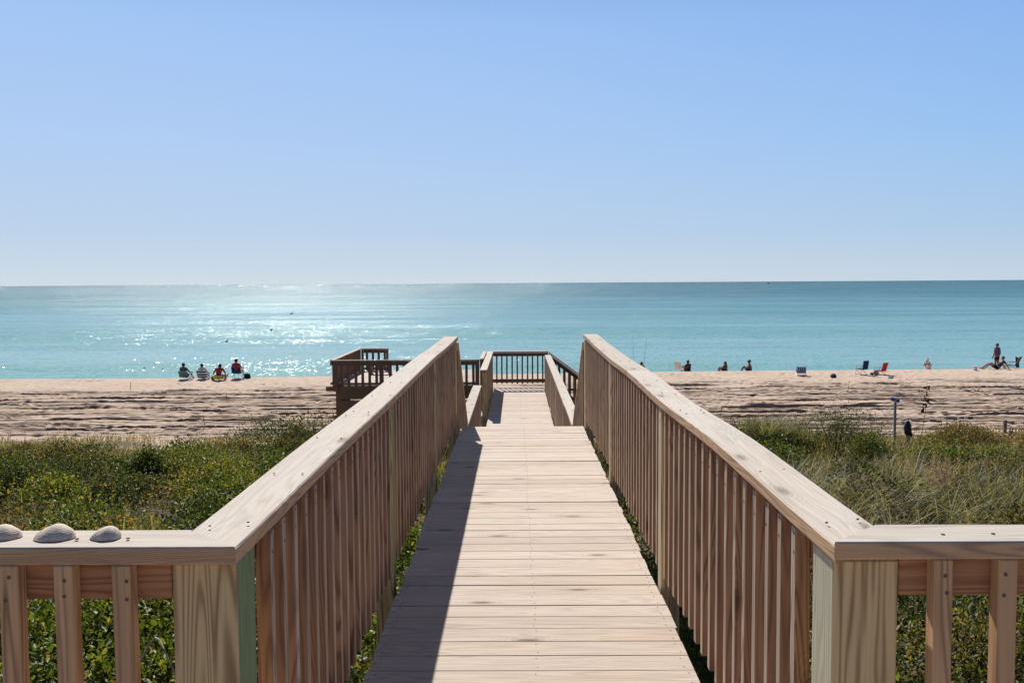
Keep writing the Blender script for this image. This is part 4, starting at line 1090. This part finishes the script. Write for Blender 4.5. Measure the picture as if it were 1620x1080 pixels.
def person(label, x, y, z, pose, rz, shirt, pants, skin=SKIN, hair=HAIR, scale=1.0, cap=None, sleeves=True, longhair=False, dz=0.0):
    root = empty('person', (x, y, z), label, 'person')
    J = {k: np.array(v) * scale + np.array([0, 0, dz]) for k, v in POSES[pose].items()}
    c, s = math.cos(rz), math.sin(rz)
    rot = lambda p: np.array([p[0] * c - p[1] * s, p[0] * s + p[1] * c, p[2]])
    J = {k: rot(v) for k, v in J.items()}
    fw = rot(np.array([0, 1.0, 0])); rt = rot(np.array([1.0, 0, 0]))
    V = []; E = []; Rd = []; ix = {}
    def v(nm, p, r):
        ix[nm] = len(V); V.append(p); Rd.append(r * scale); return ix[nm]
    def e(a, b): E.append((ix[a], ix[b]))
    v('pel', J['pel'], .125); v('spi', J['spi'], .115); v('che', J['che'], .13); v('nec', J['nec'], .052); v('hed', J['hed'], .088); v('top', J['top'], .06)
    for a, b in (('pel', 'spi'), ('spi', 'che'), ('che', 'nec'), ('nec', 'hed'), ('hed', 'top')): e(a, b)
    v('nose', J['hed'] + fw * 0.115 * scale - np.array([0, 0, .01]) * scale, .014); e('hed', 'nose')
    for sd in 'LR':
        sg = -1 if sd == 'L' else 1
        v('ear' + sd, J['hed'] + rt * sg * 0.095 * scale, .018); e('hed', 'ear' + sd)
        v('sh' + sd, J['sh' + sd], .062); v('el' + sd, J['el' + sd], .043); v('wr' + sd, J['wr' + sd], .028)
        e('che', 'sh' + sd); e('sh' + sd, 'el' + sd); e('el' + sd, 'wr' + sd)
        d = J['wr' + sd] - J['el' + sd]; d = d / np.linalg.norm(d)
        sidev = np.cross(d, fw if abs(np.dot(d, fw)) < 0.8 else np.array([0, 0, 1.0])); sidev /= np.linalg.norm(sidev)
        nrm = np.cross(sidev, d)
        pm = J['wr' + sd] + d * 0.075 * scale; v('pm' + sd, pm, .032); e('wr' + sd, 'pm' + sd)
        for f, (o_, ln) in enumerate(((-.030, .062), (-.010, .075), (.010, .070), (.029, .055))):
            a = v('f%s%d' % (sd, f), pm + (d * 0.03 + sidev * o_) * scale, .010); e('pm' + sd, 'f%s%d' % (sd, f))
            v('g%s%d' % (sd, f), pm + (d * (0.03 + ln * .55) + sidev * o_ + nrm * 0.008) * scale, .0088); e('f%s%d' % (sd, f), 'g%s%d' % (sd, f))
            v('h%s%d' % (sd, f), pm + (d * (0.03 + ln) + sidev * o_ + nrm * 0.024) * scale, .0075); e('g%s%d' % (sd, f), 'h%s%d' % (sd, f))
        v('t1' + sd, J['wr' + sd] + (d * 0.05 - sidev * 0.045 + nrm * .01) * scale, .012); e('wr' + sd, 't1' + sd)
        v('t2' + sd, J['wr' + sd] + (d * 0.095 - sidev * 0.058 + nrm * .02) * scale, .0095); e('t1' + sd, 't2' + sd)
        v('hi' + sd, J['hi' + sd], .092); v('kn' + sd, J['kn' + sd], .057); v('an' + sd, J['an' + sd], .038); v('to' + sd, J['to' + sd], .034)
        e('pel', 'hi' + sd); e('hi' + sd, 'kn' + sd); e('kn' + sd, 'an' + sd); e('an' + sd, 'to' + sd)
    skin_mesh('body', V, E, Rd, ix['pel'], skin, root, 2)
    for sd in (-1, 1):
        mb = MB(); p = J['hed'] + fw * 0.078 * scale + rt * sd * 0.032 * scale + np.array([0, 0, .012]) * scale + np.array(root.location)
        mb.blob(p, (.012 * scale,) * 3, 8, 6); mb.build('eye', CAPD, root, smooth=True)
    # shirt
    pk = lambda n: J[n]
    sv = [pk('pel') * .55 + pk('spi') * .45, pk('spi'), pk('che'), pk('che') * .35 + pk('nec') * .65]
    sr_ = [.142 * scale, .132 * scale, .147 * scale, .075 * scale]; se = [(0, 1), (1, 2), (2, 3)]
    for sd in 'LR':
        n = len(sv); sv += [pk('sh' + sd)]; sr_ += [.072 * scale]; se += [(2, n)]
        if sleeves: sv += [pk('sh' + sd) * .4 + pk('el' + sd) * .6]; sr_ += [.058 * scale]; se += [(n, n + 1)]
    skin_mesh('shirt', sv, se, sr_, 1, shirt, root, 2)
    pv = [pk('pel') * .8 + pk('spi') * .2, pk('pel')]; pr = [.138 * scale, .140 * scale]; pe = [(0, 1)]
    for sd in 'LR':
        n = len(pv); pv += [pk('hi' + sd), pk('hi' + sd) * .35 + pk('kn' + sd) * .65]; pr += [.104 * scale, .078 * scale]; pe += [(1, n), (n, n + 1)]
    skin_mesh('shorts', pv, pe, pr, 1, pants, root, 2)
    # hair / cap follow the skull
    L0 = np.array(root.location); axis = J['top'] - J['nec']; axis /= np.linalg.norm(axis)
    hc = J['hed'] * .55 + J['top'] * .45 - fw * 0.018 * scale + L0
    mb = MB(); mb.blob(hc, (.096 * scale, .100 * scale, .098 * scale), 14, 9, fn=lambda p: p * (1 + .05 * math.sin(p[0] * 9) * math.sin(p[1] * 8)))
    if longhair: mb.blob(hc - fw * .05 * scale - np.array([0, 0, .13]) * scale, (.085 * scale, .05 * scale, .16 * scale), 12, 8)
    mb.build('hair', hair, root, smooth=True)
    if cap is not None:
        mb = MB(); mb.blob(hc + np.array([0, 0, .02]) * scale, (.104 * scale, .110 * scale, .085 * scale), 14, 8)
        q = hc + fw * .13 * scale + np.array([0, 0, .0]); mb.blob(q, (.075 * scale, .075 * scale, .008 * scale), 12, 5)
        mb.build('cap', cap, root, smooth=True)
    return root

def seat(label_p, label_c, px, y, fabric, seat_h, back, pose, shirt, pants, rz=0.0, backfab=None, skin=SKIN, hair=HAIR, cap=None, tilt=0.45, scale=1.0):
    x = gx(px, y); z = ground_z(x, y)
    chair(label_c, px, y, fabric, seat_h, back, rz, backfab=backfab, tilt=tilt)
    person(label_p, x, y, z, pose, rz, shirt, pants, skin, hair, scale, cap, dz=seat_h)
seat('person in a plaid teal shirt seated leftmost of the four on the left beach', 'low chair with a teal plaid back under the leftmost seated person', 291, 51.3, M_TEAL, 0.12, 0.42, 'chair', C_TEAL, C_NAVY, hair=HAIR, skin=SKIN2, rz=-0.15, scale=0.95)
seat('person in a white shirt seated second from left of the four', 'low chair with teal and white striped back, second from left', 319, 51.5, M_BLUE, 0.08, 0.50, 'chair', C_GREY, C_NAVY, backfab=M_TSTR, scale=0.92)
seat('person in a red shirt leaning forward over a low yellow chair', 'low chair with yellow fabric under the person leaning forward', 344, 50.6, M_YEL, 0.10, 0.22, 'forward', C_RED, C_RED, skin=SKIN2)
seat('person in a red shirt and dark cap seated high, rightmost of the four', 'tall blue folding chair under the person in the cap', 373.5, 51.6, M_BLUE, 0.30, 0.42, 'chair', C_RED, C_NAVY, cap=CAPD, tilt=0.3, scale=0.95)

# packs, bags
def bag(name, label, px, y, size, mat, strap=None, seed=0, cat='bag'):
    x = gx(px, y); z = ground_z(x, y); root = empty(name, (x, y, z), label, cat)
    r = random.Random(seed); a, b, c = r.uniform(2, 4), r.uniform(2, 4), r.uniform(0, 6)
    def fn(p):
        f = 1 + 0.10 * math.sin(a * p[0] * 2 + c) * math.cos(b * p[1] * 2) + 0.08 * math.sin(5 * p[2] + c)
        q = np.sign(p) * np.abs(p) ** 0.72
        return np.array([q[0] * f, q[1] * f, q[2] * f if q[2] > -0.85 else -0.85])
    mb = MB(); mb.blob((x, y, z + size[2] * 0.85), size, 18, 12, fn); mb.build('bag_body', mat, root, smooth=True)
    if strap is not None:
        mb = MB()
        pts = [(x + size[0] * 0.5 * math.cos(t), y - size[1] * 0.95, z + size[2] * (1.4 + 0.75 * math.sin(t))) for t in np.linspace(0, math.pi, 9)]
        mb.tube(pts, 0.012, 6); mb.build('strap', strap, root, smooth=True)
    return root
M_PACK = plain('dark_backpack_cloth', lin(40, 42, 34), 0.9); M_BLUEBAG = plain('navy_bag_cloth', lin(44, 58, 92), 0.8)
M_GREYC = plain('grey_towel', lin(150, 146, 142), 0.9); M_GREEN = plain('green_cloth', lin(48, 82, 44), 0.9); M_WHITEP = plain('white_plastic', lin(228, 230, 232), 0.5)
M_LBLUE = plain('pale_blue_plastic', lin(170, 205, 214), 0.5); M_BLACKP = plain('black_plastic_sheet', lin(22, 26, 38), 0.45, spec=0.5)
bag('backpack', 'dark rounded backpack on the sand right of the tall blue chair', 388.5, 51.8, (0.19, 0.13, 0.14), M_PACK, M_PACK, 1, 'backpack')
bag('beach_bag', 'small blue bag beside the yellow chair', 334, 50.8, (0.10, 0.10, 0.12), M_BLUEBAG, M_BLUEBAG, 2)
bag('beach_bag', 'dark blue bag lying alone on the right sand', 1319.5, 50.2, (0.15, 0.12, 0.12), M_BLUEBAG, M_WHITEP, 3)
bag('towel_bundle', 'grey towel bundle leaning on the red chair', 1386.5, 51.6, (0.15, 0.10, 0.14), M_GREYC, None, 4, 'towel')
bag('cloth_bundle', 'small green bundle left of the red chair', 1380, 51.7, (0.08, 0.08, 0.07), M_GREEN, None, 5, 'bundle')
bag('plastic_bag', 'crumpled pale blue plastic bag on the sand below the red chair', 1410, 49.8, (0.16, 0.10, 0.05), M_LBLUE, None, 6, 'plastic bag')
bag('beach_bag', 'white bag tucked behind the reclining person', 1588.5, 55.3, (0.12, 0.10, 0.13), M_WHITEP, M_WHITEP, 7)
# striped towel over a stick next to the yellow chair
x = gx(355, 50.7); y = 50.7; z = ground_z(x, y)
t = empty('folded_parasol', (x, y, z), 'red and white striped rolled parasol leaning beside the yellow chair', 'parasol')
mb = MB(); mb.tube([(x - 0.10, y, z + 0.06), (x + 0.0, y, z + 0.20), (x + 0.10, y, z + 0.34)], [0.05, 0.065, 0.03], 10); mb.build('rolled_canopy', M_RWS, t, smooth=True)
mb = MB(); mb.tube([(x - 0.14, y, z), (x + 0.15, y, z + 0.42)], 0.012, 6); mb.build('pole', M_ALU, t)

# empty chairs on the right
chair('empty low blue striped chair turned away, leftmost on the right beach', 1268, 51.6, M_BSTR, 0.14, 0.42, -0.25, w=0.50)
chair('empty tall navy chair standing left of the red one', 1364, 51.8, M_BLUE, 0.30, 0.50, 0.55, w=0.46, tilt=0.15)
chair('empty red chair leaning back beside a grey towel', 1393, 51.9, M_RED, 0.18, 0.52, 0.55, w=0.42, tilt=0.3)
chair('cream beach chair half hidden behind the sand crest', 1076, 58.6, M_CREAM, 0.25, 0.5, -0.6, w=0.40, tilt=0.3)
chair('dark red chair with a draped teal towel at the far right', 1601, 55.8, M_DRED, 0.18, 0.62, 0.75, w=0.46, tilt=0.45)
x = gx(1605, 55.9); y = 55.9; z = ground_z(x, y)
mb = MB(); V = []; n = 8
for i in range(n):
    for j in range(n):
        u, v_ = i / (n - 1), j / (n - 1)
        V.append((x - 0.12 + 0.22 * u + 0.05 * v_, y - 0.33 + 0.03 * math.sin(9 * u) + 0.02 * v_, z + 0.74 - 0.62 * v_ - 0.06 * u + 0.015 * math.sin(7 * u + 3 * v_)))
mb.add(V, [[i * n + j, i * n + j + 1, (i + 1) * n + j + 1, (i + 1) * n + j] for i in range(n - 1) for j in range(n - 1)])
o = mb.build('towel', plain('teal_towel', lin(40, 92, 96), 0.9), None, loc=(x, y, z), smooth=True); tag(o, 'teal towel hanging over the dark red chair', 'towel')

# people along the crest on the right
def crest_person(label, px, y, pose, rz, shirt, pants, top_py, **kw):
    x = gx(px, y); z = ground_z(x, y)
    return person(label, x, y, z, pose, rz, shirt, pants, **kw)
crest_person('person in black sitting beside the cream chair beyond the crest', 1089.5, 59.0, 'sit', 0.5, C_BLK, C_BLK, 577, skin=SKIN2)
crest_person('child with long brown hair and maroon top sitting beyond the crest', 1148.5, 59.9, 'sit', 0.9, C_MAR, C_MAR, 575, skin=SKIN2, hair=HAIRB, longhair=True, scale=0.92)
crest_person('child in a dark cap sitting upright beyond the crest, alone', 1187, 59.8, 'sit', 1.2, C_MAR, C_NAVY, 571, skin=SKIN2, cap=CAPD, scale=1.0, sleeves=False)
crest_person('person in a white shirt sitting with a white rod beyond the crest', 1467.5, 59.6, 'sit', -0.5, C_WHITE, C_WHITE, 569, hair=plain('white_hat_cloth', lin(225, 222, 228), 0.9), scale=1.0)
crest_person('standing person in a blue violet top and dark shorts at the far right', 1577.5, 60.8, 'stand', 0.35, C_VIO, C_BLK, 543, skin=SKIN2, hair=HAIRB, sleeves=False, scale=1.06)
crest_person('person in a slate shirt leaning back on both arms, knees bent', 1578, 54.8, 'recline', math.pi / 2, C_SLATE, C_BLK, 567, skin=SKIN, hair=HAIRB)
crest_person('angler barely showing over the crest beside the right railing', 1015.5, 61.0, 'sit', 0.2, C_BLK, C_BLK, 577, skin=SKIN2)
def rod(label, px, y, h, lean):
    x = gx(px, y); z = ground_z(x, y); root = empty('fishing_rod', (x, y, z), label, 'fishing rod', 'fishing rods by the right railing')
    mb = MB(); mb.tube([(x, y, z), (x + lean * h * .5, y, z + h * .55), (x + lean * h, y + .2, z + h)], [0.011, 0.008, 0.005], 6); mb.build('blank', CAPD, root)
    mb = MB(); mb.tube([(x + lean * .2, y - .03, z + .62), (x + lean * .2, y - .09, z + .62)], 0.04, 10); mb.build('reel', M_ALU, root)
rod('upright fishing rod at the water, nearest the right railing', 1002, 61.0, 2.6, 0.0)
rod('leaning fishing rod at the water, right of the upright one', 1017, 61.0, 2.5, 0.12)
x = gx(1472, 59.2); z = ground_z(x, 59.2)
mb = MB(); mb.tube([(x - .02, 59.0, z + .25), (x + .33, 59.0, z + .98)], [0.016, 0.010], 6); o = mb.build('rod', M_WHITEP, None, loc=(x, 59.2, z)); tag(o, 'white rod held up by the person in the white shirt', 'rod')

# bucket
x = gx(1543.5, 54.0); y = 54.0; z = ground_z(x, y)
b_ = empty('bucket', (x, y, z), 'small white bucket left of the reclining person', 'bucket')
mb = MB(); mb.tube([(x, y, z), (x, y, z + .24)], [0.10, 0.14], 18); mb.tube([(x, y, z + .225), (x, y, z + .25)], [0.148, 0.148], 18); mb.build('pail', M_WHITEP, b_, smooth=False)
mb = MB(); mb.tube([(x + .145 * math.cos(t), y - .05 - 0.04 * math.sin(t), z + .24 - .10 * math.sin(t)) for t in np.linspace(0, math.pi, 9)], 0.005, 5); mb.build('handle', M_ALU, b_)

# street-name style sign on a post at the beach access
x, y = gx(1418, 28.0), 28.0; zg = ground_z(x, y)
sg = empty('sign_post', (x, y, zg), 'small blue sign on a slim grey post at the edge of the right sand', 'sign')
M_SIGN = plain('blue_sign_paint', lin(44, 96, 222), 0.5, var=0.1); M_POSTG = plain('grey_weathered_post', lin(156, 150, 144), 0.9)
zt = CAMZ - (635.5 - 444.8) / F * y
mb = MB(); mb.box((x - 0.032, y - 0.032, zg - 0.3), (x + 0.032, y + 0.032, zt - 0.03), 0.005, 2); mb.build('post', M_POSTG, sg)
ca = math.radians(13)
def sgn_fn(V):
    c, s = math.cos(-ca), math.sin(-ca)
    return np.stack([x + V[:, 0] * c - V[:, 2] * s, y + V[:, 1], zt + 0.03 + V[:, 0] * s + V[:, 2] * c], 1)
mb = MB(); mb.box((-0.135, -0.012, -0.048), (0.135, 0.012, 0.048), 0.003, 0, sgn_fn); mb.build('panel', M_SIGN, sg)
mb = MB()
for xa, xb, zz in ((-0.045, 0.055, 0.014), (-0.02, 0.045, -0.012)): mb.box((xa, -0.015, zz - 0.006), (xb, -0.0125, zz + 0.006), 0.0005, 0, sgn_fn)
mb.build('white_marking', M_WHITEP, sg)
# short post with a black bag pulled over it
x, y = gx(1438.5, 28.2), 28.2; zg = ground_z(x, y); zt = CAMZ - (668.0 - 444.8) / F * y
wp = empty('wooden_stake', (x, y, zg), 'short pale wooden stake carrying a black bag right of the sign', 'post')
mb = MB(); mb.box((x - 0.06, y - 0.05, zg - 0.3), (x + 0.06, y + 0.05, zt - 0.03), 0.005, 2); mb.build('stake', W_POST, wp)
def bagfn(p):
    f = 1 + 0.10 * math.sin(p[0] * 6 + p[2] * 3) + 0.07 * math.sin(9 * p[2] + 5 * p[1])
    w = 0.74 + 0.30 * (0.5 - 0.5 * p[2])
    return np.array([p[0] * f * w, p[1] * f * w, p[2] * (1 + 0.05 * math.sin(8 * p[0]))])
mb = MB(); mb.blob((x, y - 0.02, zt - 0.20), (0.125, 0.12, 0.235), 18, 14, bagfn); mb.blob((x + 0.09, y - 0.04, zt - 0.40), (0.05, 0.04, 0.075), 10, 8)
o = mb.build('bin_bag', M_BLACKP, None, loc=(x, y, zt), smooth=True); tag(o, 'black plastic bag tied over the short stake', 'bag')

# slatted sand fence
M_SLAT = wood('grey_fence_slat', lin(166, 142, 122), lin(196, 178, 160), lin(92, 74, 60), 0.5, 0.2)
def sand_fence(label, px0, px1, y, top0, top1, lean, posts, pitch=0.085):
    x0, x1 = gx(px0, y), gx(px1, y); zg = ground_z((x0 + x1) / 2, y)
    root = empty('sand_fence', (x0, y, zg), label, 'sand fence')
    n = int((x1 - x0) / pitch)
    ztop = lambda u: CAMZ - (top0 + (top1 - top0) * u - 443.8) / F * y
    for i in range(n):
        u = i / max(1, n - 1); xx = x0 + (x1 - x0) * u + random.uniform(-.008, .008); zt = ztop(u) + random.uniform(-.05, .03); le = lean + random.uniform(-.05, .05)
        zb = ground_z(xx, y) - 0.1
        mb = MB(); mb.beam([((xx - le * (zt - zb), y, zb), (0.018, 0, 0), (0, 0.004, 0), 0), ((xx, y, zt), (0.018, 0, 0), (0, 0.004, 0), 1)][::-1], 0, 0.001); mb.build('picket', M_SLAT, root)
    mb = MB()
    for hz in (0.18, 0.55):
        mb.tube([(x0 + (x1 - x0) * t - lean * hz, y - 0.01, ztop(t) - hz + 0.01 * math.sin(30 * t)) for t in np.linspace(0, 1, 12)], 0.005, 5)
    mb.build('wire', M_POSTG, root)
    for px, tp in posts:
        xx = gx(px, y); zt = CAMZ - (tp - 443.8) / F * y
        mb = MB(); mb.box((xx - 0.045, y + 0.02, zg - 0.3), (xx + 0.045, y + 0.11, zt), 0.006, 2); mb.build('post', M_SLAT, root)
sand_fence('leaning end of the slatted sand fence near the black bag', 1455, 1487, 28.4, 690, 695, -0.45, [])
sand_fence('slatted sand fence behind the yellow flecked bush', 1504, 1580, 28.8, 687, 690, 0.02, [(1500.5, 681)])
sand_fence('taller slatted sand fence at the right edge of the dune', 1601, 1690, 28.6, 679, 681, 0.02, [(1594.5, 666), (1604, 683), (1660, 668)])

# birds over the sea and a far boat
M_BIRD = plain('brown_bird', lin(70, 60, 56), 0.8)
def bird(label, px, py, y, span, bank):
    x = gx(px, y); z = CAMZ - (py - 447.5 - (818 - px) * 0.0061) / F * y
    mb = MB(); mb.blob((x, y, z), (span * 0.13, span * 0.22, span * 0.10), 10, 8, lambda p: p * (1 + 0.25 * (p[1] > 0)))
    for sx in (-1, 1):
        a = np.array([x + sx * span * 0.08, y, z + span * .03]); b = a + np.array([sx * span * .22, 0, span * (.16 + bank * sx)]); c_ = b + np.array([sx * span * .22, -span * .05, -span * .08])
        q = np.array([0, span * .10, 0])
        mb.add([a - q, a + q, b + q * .9, b - q * .9, c_], [[0, 1, 2, 3], [3, 2, 4]])
    o = mb.build('bird', M_BIRD, None, loc=(x, y, z)); tag(o, label, 'bird', 'birds low over the sea')
bird('brown bird flying over the glitter, highest of the group', 461, 496, 95, 0.75, .1)
bird('brown bird flying over the glitter, right of the lone grey one', 428.5, 521.5, 80, 0.75, -.1)
bird('bird flying low over the water above the tall blue chair', 357, 540, 75, 0.6, .25)
bird('small bird skimming the water left of the seated people', 224.5, 583, 68, 0.35, .1)
bird('small bird skimming the water just above the seated people', 254, 584, 68, 0.3, -.1)
x = gx(1215, 2600); y = 2600
bt = empty('motor_boat', (x, y, SEA), 'tiny white motor boat far out on the horizon', 'boat')
mb = MB()
V = []; prof = [(-4.0, 1.3), (-1.5, 1.4), (2, 1.1), (4.6, 0.08)]
for (xx, w) in prof:
    up_ = 1.2 + 0.09 * max(0, xx)
    V += [(x + xx, y - w, SEA + up_), (x + xx, y - w * .5, SEA - 0.3), (x + xx, y + w * .5, SEA - 0.3), (x + xx, y + w, SEA + up_)]
Fc = []
for i in range(3):
    for j in range(4): Fc.append([i * 4 + j, i * 4 + (j + 1) % 4, (i + 1) * 4 + (j + 1) % 4, (i + 1) * 4 + j])
Fc += [[0, 1, 2, 3][::-1], [12, 13, 14, 15]]
mb.add(V, Fc); mb.build('hull', plain('boat_grey_hull', lin(120, 124, 132), 0.5), bt)
mb = MB(); mb.box((x - 1.5, y - 0.9, SEA + 1.22), (x + 1.2, y + 0.9, SEA + 2.7), 0.15); mb.box((x - 1.8, y - 1.1, SEA + 2.72), (x + 1.5, y + 1.1, SEA + 2.85), 0.03); mb.build('cabin', plain('boat_cabin', lin(90, 84, 82), 0.5), bt)

# ------------------------------------------------------------------ camera, sun, sky
cam = bpy.data.cameras.new('camera'); co = bpy.data.objects.new('camera', cam); COL.objects.link(co)
cam.sensor_width = 36.0; cam.lens = F / 1620 * 36.0; cam.clip_start = 0.05; cam.clip_end = 120000
pitch = math.atan((540 - 447.5) / F); yaw = math.atan(8 / F)
co.matrix_world = Matrix.Translation((0, 0, CAMZ)) @ Matrix.Rotation(yaw, 4, 'Z') @ Matrix.Rotation(math.pi / 2 - pitch, 4, 'X') @ Matrix.Rotation(-R(0.35), 4, 'Z')
sc.camera = co

AZ, EL = R(-15.0), R(40.0)
sdir_ = Vector((math.sin(AZ) * math.cos(EL), math.cos(AZ) * math.cos(EL), math.sin(EL)))
sl = bpy.data.lights.new('sun', 'SUN'); so = bpy.data.objects.new('sun', sl); COL.objects.link(so)
sl.energy = 5.0; sl.angle = R(0.53); sl.color = (1.0, 0.95, 0.88)
so.rotation_euler = sdir_.to_track_quat('Z', 'Y').to_euler(); so.location = (0, 0, 30)

wd = bpy.data.worlds.new('World'); sc.world = wd; wd.use_nodes = True
nt = wd.node_tree
for n in list(nt.nodes): nt.nodes.remove(n)
k = NT(nt)
sky = k.n('ShaderNodeTexSky', sky_type='NISHITA'); sky.sun_disc = False; sky.sun_elevation = EL; sky.sun_rotation = AZ
sky.altitude = 0; sky.air_density = 0.8; sky.dust_density = 0.1; sky.ozone_density = 2.0
STR = 0.05
bg = k.n('ShaderNodeBackground'); bg.inputs['Strength'].default_value = STR
# the photo's clear maritime haze: the low band of the sky is periwinkle, paler toward the sun and the horizon
dirn = k.vmath('NORMALIZE', k.n('ShaderNodeTexCoord').outputs['Generated'])
sz = k.n('ShaderNodeSeparateXYZ'); k.link(dirn, sz.inputs[0])
elev = k.math('ARCSINE', sz.outputs['Z'])
def sc_(c, f=1.0 / STR): return (c[0] * f, c[1] * f, c[2] * f, 1.0)
ef = k.mapr(elev, 0.0, R(20))
sunside = k.ramp(ef, [(0.0, sc_(lin(208, 220, 229), 1)), (0.15, sc_(lin(190, 211, 235), 1)), (0.42, sc_(lin(176, 205, 243), 1)), (0.85, sc_(lin(158, 195, 244), 1)), (1.0, sc_(lin(145, 186, 243), 1))])
offside = k.ramp(ef, [(0.0, sc_(lin(196, 211, 224), 1)), (0.15, sc_(lin(173, 202, 231), 1)), (0.42, sc_(lin(150, 193, 240), 1)), (0.85, sc_(lin(130, 173, 236), 1)), (1.0, sc_(lin(120, 165, 233), 1))])
dt = k.n('ShaderNodeVectorMath', operation='DOT_PRODUCT'); k.link(dirn, dt.inputs[0]); dt.inputs[1].default_value = (math.sin(R(-30)), math.cos(R(-30)), 0)
hz = k.mix(k.mapr(dt.outputs['Value'], 0.45, 0.98), offside, sunside)
back = k.ramp(ef, [(0.0, sc_(lin(150, 176, 205), 1)), (0.3, sc_(lin(104, 148, 206), 1)), (1.0, sc_(lin(70, 116, 190), 1))])
hz = k.mix(k.mapr(dt.outputs['Value'], -0.2, 0.45), back, hz)
hz = k.mix(1.0, hz, (1 / STR, 1 / STR, 1 / STR, 1), 'MULTIPLY')
k.link(k.mix(k.mapr(elev, R(15), R(32)), hz, sky.outputs[0]), bg.inputs['Color'])
ow = k.n('ShaderNodeOutputWorld'); k.link(bg.outputs[0], ow.inputs['Surface'])

sc.view_settings.view_transform = 'Standard'; sc.view_settings.look = 'None'; sc.view_settings.exposure = 0; sc.view_settings.gamma = 1
sc.cycles.max_bounces = 6; sc.cycles.transparent_max_bounces = 8
sc.cycles.use_denoising = True
